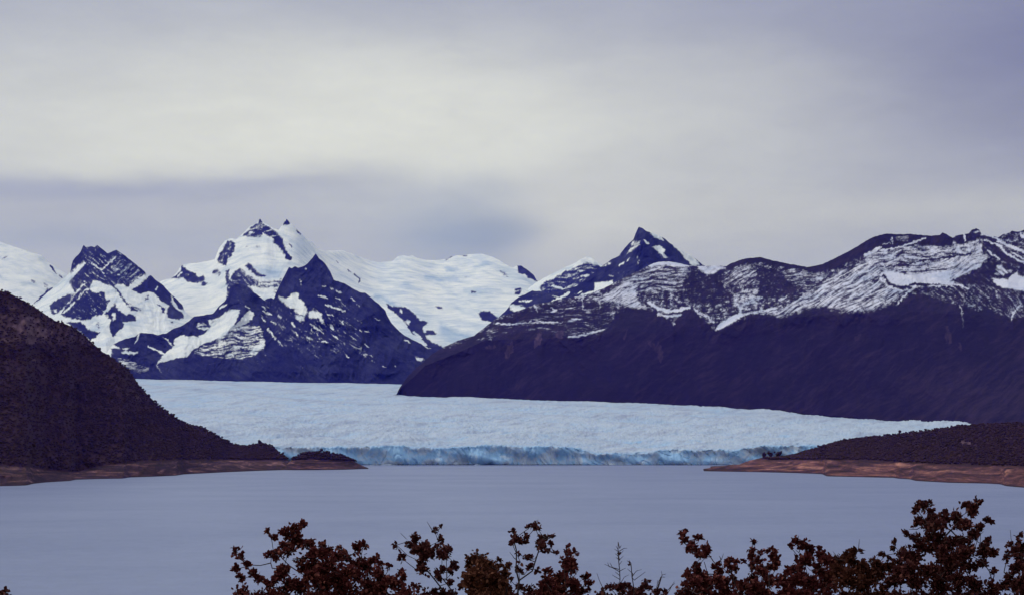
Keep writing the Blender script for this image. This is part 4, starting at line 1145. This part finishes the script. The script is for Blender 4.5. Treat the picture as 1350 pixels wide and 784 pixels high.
S7 = [(900, 701, 4.5), (899, 707, 5), (901, 714, 5), (907, 722, 5), (920, 709, 6), (914, 718, 5), (916, 727, 7), (931, 725, 7.5), (931, 733, 7.5), (924, 733, 7), (918, 748, 6.5), (906, 754, 4.5), (909, 759, 6), (920, 758, 11), (903, 770, 4.5), (914, 770, 12), (928, 766, 12),
      (945, 748, 6.5), (947, 756, 7), (943, 768, 12), (956, 767, 9), (955, 779, 11), (928, 779, 17), (895, 782, 3)]
S8 = [(961, 741, 7), (972, 741, 5.5), (980, 740, 3.5), (962, 750, 5.5), (971, 750, 5), (969, 760, 5), (992, 715, 4.5), (991, 723, 4.5), (1001, 728, 3.5), (990, 734, 6), (996, 739, 7.5), (993, 747, 6), (1003, 750, 7), (1005, 754, 8), (1013, 725, 4.5), (1024, 731, 6.5), (1022, 739, 8),
      (1016, 748, 7), (1026, 745, 4), (989, 763, 8), (980, 774, 11), (997, 772, 10), (1013, 766, 11), (1003, 781, 11), (972, 771, 7)]
S9 = [(1049, 715, 7), (1042, 720, 3.5), (1057, 718, 7), (1064, 721, 7), (1067, 731, 8), (1057, 739, 9), (1045, 750, 7), (1040, 754, 7), (1081, 725, 4.5), (1084, 733, 8), (1092, 733, 5), (1061, 743, 10), (1090, 740, 9), (1047, 766, 12), (1030, 766, 10), (1038, 776, 13), (1067, 766, 14),
      (1078, 752, 9), (1092, 758, 12), (1101, 743, 10), (1067, 779, 14), (1092, 774, 15), (1052, 757, 8)]
S10 = [(1117, 733, 8), (1109, 739, 9), (1130, 726, 5), (1125, 739, 10), (1109, 754, 14), (1130, 753, 14), (1117, 768, 17), (1139, 748, 9), (1156, 744, 10), (1148, 766, 15), (1135, 775, 14), (1168, 731, 6), (1180, 720, 6), (1187, 728, 8), (1172, 749, 11), (1160, 755, 10), (1124, 731, 6)]
S11 = [(1200, 708, 8), (1211, 710, 7), (1215, 668, 7.5), (1209, 671, 5.5), (1222, 664, 6), (1228, 675, 6), (1213, 686, 8), (1220, 690, 9), (1230, 684, 9), (1234, 693, 9), (1226, 697, 7), (1247, 675, 5), (1241, 683, 7), (1247, 685, 7), (1244, 694, 6), (1259, 675, 4), (1257, 684, 7), (1265, 681, 8),
       (1274, 667, 7.5), (1281, 671, 8), (1288, 662, 5), (1294, 663, 2.5), (1278, 677, 7.5), (1272, 693, 9), (1263, 696, 6), (1285, 703, 7), (1291, 692, 6), (1303, 687, 6), (1301, 714, 5), (1281, 708, 7), (1237, 709, 10), (1226, 710, 8), (1259, 711, 8), (1270, 714, 9), (1248, 720, 11),
       (1230, 722, 12), (1212, 722, 11), (1204, 734, 13), (1190, 738, 11), (1244, 734, 13), (1263, 730, 14), (1278, 730, 10), (1296, 729, 11), (1308, 728, 8), (1300, 721, 6), (1204, 750, 15), (1228, 752, 13), (1251, 748, 15), (1272, 748, 13), (1293, 742, 7), (1311, 755, 4.5),
       (1178, 768, 15), (1204, 767, 17), (1233, 771, 17), (1263, 767, 16), (1286, 774, 14), (1310, 777, 12), (1186, 752, 10)]
S12 = [(1344, 707, 4), (1344, 714, 4.5), (1332, 718, 4.5), (1346, 722, 8), (1335, 727, 7), (1328, 733, 6), (1343, 734, 10), (1348, 746, 9), (1337, 748, 9), (1331, 762, 9), (1344, 764, 12), (1341, 777, 13), (1326, 773, 11), (1362, 720, 12), (1368, 738, 16), (1366, 762, 18), (1360, 780, 16), (1384, 752, 16)]
S0 = [(6, 780, 4.5), (3, 783, 4.5), (11, 785, 3), (-8, 790, 8), (-18, 783, 9), (-30, 775, 9), (-26, 790, 12)]

shrub('beech_shrub', 'wide russet shrub at the left, with an arching leafy branch reaching furthest left', 'shrub', S1, 10.6, 430, 21, M_LEAF_RED,
      stems=[[(380, 784), (366, 775), (352, 772), (335, 760), (322, 742), (313, 728)], [(430, 800), (418, 760), (412, 732), (395, 705)]], bare=[((385, 738), (402, 734)), ((386, 736), (390, 742))])
shrub('beech_shrub', 'airy dark shrub with two thin twig tips, between the wide russet and olive brown ones', 'shrub', S2, 11.2, 592, 22, M_LEAF_DRK,
      stems=[[(594, 800), (588, 783), (571, 762), (556, 742), (552, 738), (538, 732), (523, 719)], [(604, 800), (599, 783), (585, 762), (572, 748)], [(589, 762), (588, 735), (578, 712), (573, 700)], [(551, 752), (533, 739)]],
      bare=[((569, 697), (563, 687)), ((539, 713), (528, 702)), ((580, 696), (580, 691)), ((523, 724), (519, 723))], dens=.9)
shrub('beech_shrub', 'dense rounded olive brown shrub without visible stems', 'shrub', S3, 10.2, 640, 23, M_LEAF_BRN, dens=1.5, leafpx=5.0, fork_py=820, bare=[((631, 733), (627, 727)), ((631, 733), (633, 729))])
shrub('beech_shrub', 'slender open shrub forking into two bare stems with tufts of dark leaves', 'shrub', S4, 11.0, 681, 24, M_LEAF_DRK,
      stems=[[(681, 800), (683, 776), (685, 764), (680, 750), (681, 724), (678, 712)], [(685, 764), (702, 752), (709, 728), (714, 712)], [(687, 716), (702, 700)]], bare=[((678, 735), (672, 727)), ((722, 706), (730, 708))], dens=.85)
shrub('beech_shrub', 'reddish shrub with one narrow leafy spike, just right of the forked slender one', 'shrub', S5, 10.4, 745, 25, M_LEAF_RED, bare=[((752, 760), (757, 750)), ((756, 760), (762, 752)), ((777, 768), (781, 762))])
TW = [ ((816, 727), (810, 723)), ((816, 726), (823, 722), (827, 722)), ((816, 733), (811, 729)), ((816.5, 731), (822, 725)), ((817, 738), (812, 734)), ((817, 737), (822, 732)),
      ((817, 753), (808, 748), (797, 743)), ((808, 748), (804, 741)), ((803, 746), (801, 741)), ((817, 752), (825, 748)), ((817, 763), (807, 757)), ((817, 758), (811, 753)), ((816, 744), (820, 739)), 
      ((836, 764), (843, 759), (851, 753)), ((835, 757), (839, 752), (846, 750)), ((834, 755), (827, 749)), ((796, 777), (790, 764), (787, 755)), ((867, 778), (868, 766), (873, 758), (872, 752)), ((871, 760), (877, 760)), ((873, 757), (878, 756)), ((866, 774), (867, 764)),
      ((880, 782), (886, 771), (889, 766)), ((886, 771), (890, 768)), ((817, 770), (823, 760), (829, 757)), ((817, 722), (819, 718)), ((815, 724), (812, 719))]
shrub('beech_sapling', 'low shrub topped by a bare spiky dead leader with short side twigs', 'sapling', S6, 10.8, 820, 26, M_LEAF_DRK, stems=[[(817, 790), (817, 750), (815, 730), (814.5, 714)], [(836, 790), (835, 760), (831, 748), (830, 741)]], bare=TW, dens=.8, fork_py=800)
shrub('beech_shrub', 'russet shrub with a leafy arm leaning left, beside the bare spiky leader', 'shrub', S7, 10.7, 930, 27, M_LEAF_RED, stems=[[(936, 800), (933, 770), (932, 755), (927, 740)]], bare=[((945, 757), (940, 752))])
shrub('beech_shrub', 'shrub with two small upright tips and a curled stem, left of the hooked one', 'shrub', S8, 11.3, 996, 28, M_LEAF_RED,
      stems=[[(975, 785), (966, 762), (954, 748), (950, 734)], [(1000, 790), (998, 760), (993, 740), (992, 720)], [(1012, 785), (1014, 760), (1010, 745)]], bare=[((951, 737), (954, 729)), ((950, 735), (948, 732))])
shrub('beech_shrub', 'full russet shrub whose top hooks over to the left', 'shrub', S9, 10.9, 1066, 29, M_LEAF_RED, stems=[[(1066, 800), (1075, 770), (1076, 745)]], bare=[((1106, 736), (1098, 726)), ((1053, 728), (1049, 724))], tintk=1.1)
shrub('beech_shrub', 'low spreading shrub with spiky leaf sprays at the foot of the tallest tree', 'shrub', S10, 10.3, 1140, 30, M_LEAF_BRN, spiky=(2, 11, 12, 13, 16), bare=[((1132, 722), (1133, 710)), ((1103, 737), (1099, 729))], dens=1.1, tintk=.85)
shrub('beech_tree', 'tallest and broadest tree at the right, its crown parted into two lobes', 'tree', S11, 9.8, 1240, 31, M_LEAF_DRK, spiky=(0, 1, 38),
      stems=[[(1240, 800), (1240, 740), (1238, 712), (1232, 700), (1222, 690)], [(1241, 712), (1252, 698), (1264, 686)], [(1270, 716), (1281, 700), (1279, 684)], [(1315, 780), (1303, 752), (1296, 740)]], bare=[((1209, 697), (1198, 697)), ((1292, 723), (1293, 699)), ((1285, 722), (1291, 705), (1297, 700))], dens=1.05)
shrub('beech_shrub', 'shrub cut by the right edge, with one thin bare twig rising from it', 'shrub', S12, 10.5, 1352, 32, M_LEAF_DRK, bare=[((1338, 722), (1333, 710), (1332, 698)), ((1338, 728), (1338, 720))])
shrub('beech_shrub', 'dark shrub of which only a small tip shows in the bottom left corner', 'shrub', S0, 10.8, -20, 33, M_LEAF_DRK)

# ------------------------------------------------------------------ air
bx = np.array([[x, y, z] for z in (-5.0, 2560.0) for y in (-1000.0, 27000.0) for x in (-11800.0, 11800.0)])
bfz = np.array([(0, 2, 3, 1), (4, 5, 7, 6), (0, 1, 5, 4), (2, 6, 7, 3), (0, 4, 6, 2), (1, 3, 7, 5)])
mh = bpy.data.materials.new('haze_air'); mh.use_nodes = True; nth = mh.node_tree; nth.nodes.clear()
oh = nth.nodes.new('ShaderNodeOutputMaterial'); pv = nth.nodes.new('ShaderNodeVolumePrincipled')
pv.inputs['Color'].default_value = (.05, .07, .80, 1)
pv.inputs['Absorption Color'].default_value = (1, 1, 1, 1)
pv.inputs['Density'].default_value = 0.95e-5
pv.inputs['Anisotropy'].default_value = 0.0
nth.links.new(pv.outputs[0], oh.inputs['Volume'])
hz = mesh_obj('haze', bx, bfz, mh, smooth=False)
tag(hz, 'thin blue haze lying over the lake and in front of the far mountains', 'haze', kind='stuff')


# ------------------------------------------------------------------ sky
SUN_AZ, SUN_EL = -70.0, 42.0      # degrees from +Y towards +X, and above the horizon
world = bpy.data.worlds.new('World'); sc.world = world; world.use_nodes = True
wn = world.node_tree; wn.nodes.clear(); g = NT(wn)
out = g.n('ShaderNodeOutputWorld'); bg = g.n('ShaderNodeBackground'); g.link(bg.outputs[0], out.inputs[0])
st = g.n('ShaderNodeTexSky', sky_type='NISHITA', sun_disc=False, sun_elevation=math.radians(SUN_EL), sun_rotation=math.radians(SUN_AZ), altitude=100, dust_density=2.0)
tc = g.n('ShaderNodeTexCoord').outputs['Generated']
sep = g.n('ShaderNodeSeparateXYZ'); g.link(tc, sep.inputs[0])
az = g.math('ARCTAN2', sep.outputs[0], sep.outputs[1])
el = g.math('ARCSINE', sep.outputs[2])
cv = g.n('ShaderNodeCombineXYZ'); g.link(az, cv.inputs[0]); g.link(g.math('MULTIPLY', el, 3.2), cv.inputs[1])
warp = g.noise(cv.outputs[0], 5.0, 4, .5)
warp2 = g.noise(cv.outputs[0], 3.1, 3, .5)
wisp = g.noise(cv.outputs[0], 16, 6, .55, .5)
elw = g.math('ADD', el, g.math('MULTIPLY_ADD', warp, .05, -.025))
azw = g.math('ADD', az, g.math('MULTIPLY_ADD', warp2, .20, -.10))


def blob(px, py, sa, se, wt):
    a0 = math.atan((px - CX) / F); e0 = math.atan((HY - py) / F)
    da = g.math('DIVIDE', g.math('SUBTRACT', azw, a0), sa / F)
    de = g.math('DIVIDE', g.math('SUBTRACT', elw, e0), se / F)
    q = g.math('ADD', g.math('MULTIPLY', da, da), g.math('MULTIPLY', de, de))
    return g.math('MULTIPLY', g.math('EXPONENT', g.math('MULTIPLY', q, -1.0)), wt)


def srgb(r_, g_, b_):
    f = lambda c: (c / 255 / 12.92) if c / 255 <= .04045 else ((c / 255 + .055) / 1.055) ** 2.4
    return (f(r_), f(g_), f(b_))


def ramp_el(y0, y1):   # 0 at the height of y0, 1 at y1
    m = g.n('ShaderNodeMapRange', interpolation_type='SMOOTHSTEP'); g.link(elw, m.inputs[0])
    m.inputs[1].default_value = math.atan((HY - y0) / F); m.inputs[2].default_value = math.atan((HY - y1) / F); return m.outputs[0]


def ramp_az(x0, x1):
    m = g.n('ShaderNodeMapRange', interpolation_type='SMOOTHSTEP'); g.link(azw, m.inputs[0])
    m.inputs[1].default_value = math.atan((min(x0, x1) - CX) / F); m.inputs[2].default_value = math.atan((max(x0, x1) - CX) / F)
    if x0 > x1: m.inputs[3].default_value = 1; m.inputs[4].default_value = 0
    return m.outputs[0]


mul = lambda *q: q[0] if len(q) == 1 else g.math('MULTIPLY', q[0], mul(*q[1:]))
c = srgb(178, 181, 193)
edge = g.math('MAXIMUM', ramp_el(276, 216), ramp_az(260, 620))
c = g.mix(mul(blob(330, 175, 620, 112, 1.0), edge), c, srgb(217, 218, 213))
c = g.mix(mul(blob(640, 165, 430, 92, .95), edge), c, srgb(224, 225, 219))
c = g.mix(blob(1000, 190, 260, 70, .35), c, srgb(206, 208, 209))
c = g.mix(blob(1430, 60, 400, 200, .92), c, srgb(120, 122, 156))
c = g.mix(blob(250, -50, 500, 55, .5), c, srgb(160, 163, 184))
c = g.mix(blob(1000, -10, 330, 70, .5), c, srgb(156, 159, 182))
c = g.mix(blob(1180, 290, 480, 38, .8), c, srgb(192, 193, 196))
c = g.mix(mul(blob(800, 278, 190, 44, .9), ramp_az(675, 745)), c, srgb(203, 204, 205))
c = g.mix(mul(blob(600, 305, 135, 48, .8), ramp_az(760, 650)), c, srgb(143, 157, 183))
c = g.mix(blob(110, 256, 360, 15, .7), c, srgb(158, 163, 186))
c = g.mix(blob(100, 335, 200, 24, .55), c, srgb(160, 169, 190))
wisp2 = g.noise(cv.outputs[0], 55, 7, .7, .3)
c = g.mix(.40, c, g.mix(wisp, (.76, .76, .80), (1.22, 1.22, 1.2)), 'MULTIPLY')
c = g.mix(.22, c, g.mix(wisp2, (.75, .75, .77), (1.25, 1.25, 1.25)), 'MULTIPLY')
skyc = g.mix(1.0, st.outputs[0], (.09, .09, .09), 'MULTIPLY')
up = g.n('ShaderNodeMapRange', interpolation_type='SMOOTHSTEP'); g.link(el, up.inputs[0])
up.inputs[1].default_value = math.radians(14); up.inputs[2].default_value = math.radians(60); up.inputs[3].default_value = 1.0; up.inputs[4].default_value = 1.85
vm = g.n('ShaderNodeVectorMath', operation='SCALE'); g.link(c, vm.inputs[0]); g.link(up.outputs[0], vm.inputs['Scale'])
cloud = g.mix(.90, skyc, vm.outputs[0])
g.link(cloud, bg.inputs[0]); bg.inputs[1].default_value = 1.0

sun = bpy.data.lights.new('sun', 'SUN'); sun.energy = 1.3; sun.angle = math.radians(14); sun.color = (1, .97, .94)
so = bpy.data.objects.new('sun', sun); COL.objects.link(so)
a, e = math.radians(SUN_AZ), math.radians(SUN_EL)
from mathutils import Vector
so.rotation_euler = Vector((math.sin(a) * math.cos(e), math.cos(a) * math.cos(e), math.sin(e))).to_track_quat('Z', 'Y').to_euler()

# ------------------------------------------------------------------ camera and render settings
cam = bpy.data.cameras.new('camera'); co_ = bpy.data.objects.new('camera', cam); COL.objects.link(co_)
co_.location = (0, 0, CH); co_.rotation_euler = (math.radians(90), 0, 0)
cam.sensor_width = 36; cam.lens = 36 * F / W; cam.shift_y = (HY - H / 2) / W
cam.clip_start = .1; cam.clip_end = 60000
sc.camera = co_
sc.render.resolution_x = 1024; sc.render.resolution_y = 594
sc.view_settings.view_transform = 'Standard'; sc.view_settings.look = 'None'; sc.view_settings.gamma = 1; sc.view_settings.exposure = 0
sc.cycles.use_denoising = True
sc.cycles.volume_bounces = 1; sc.cycles.max_bounces = 5; sc.cycles.transparent_max_bounces = 8
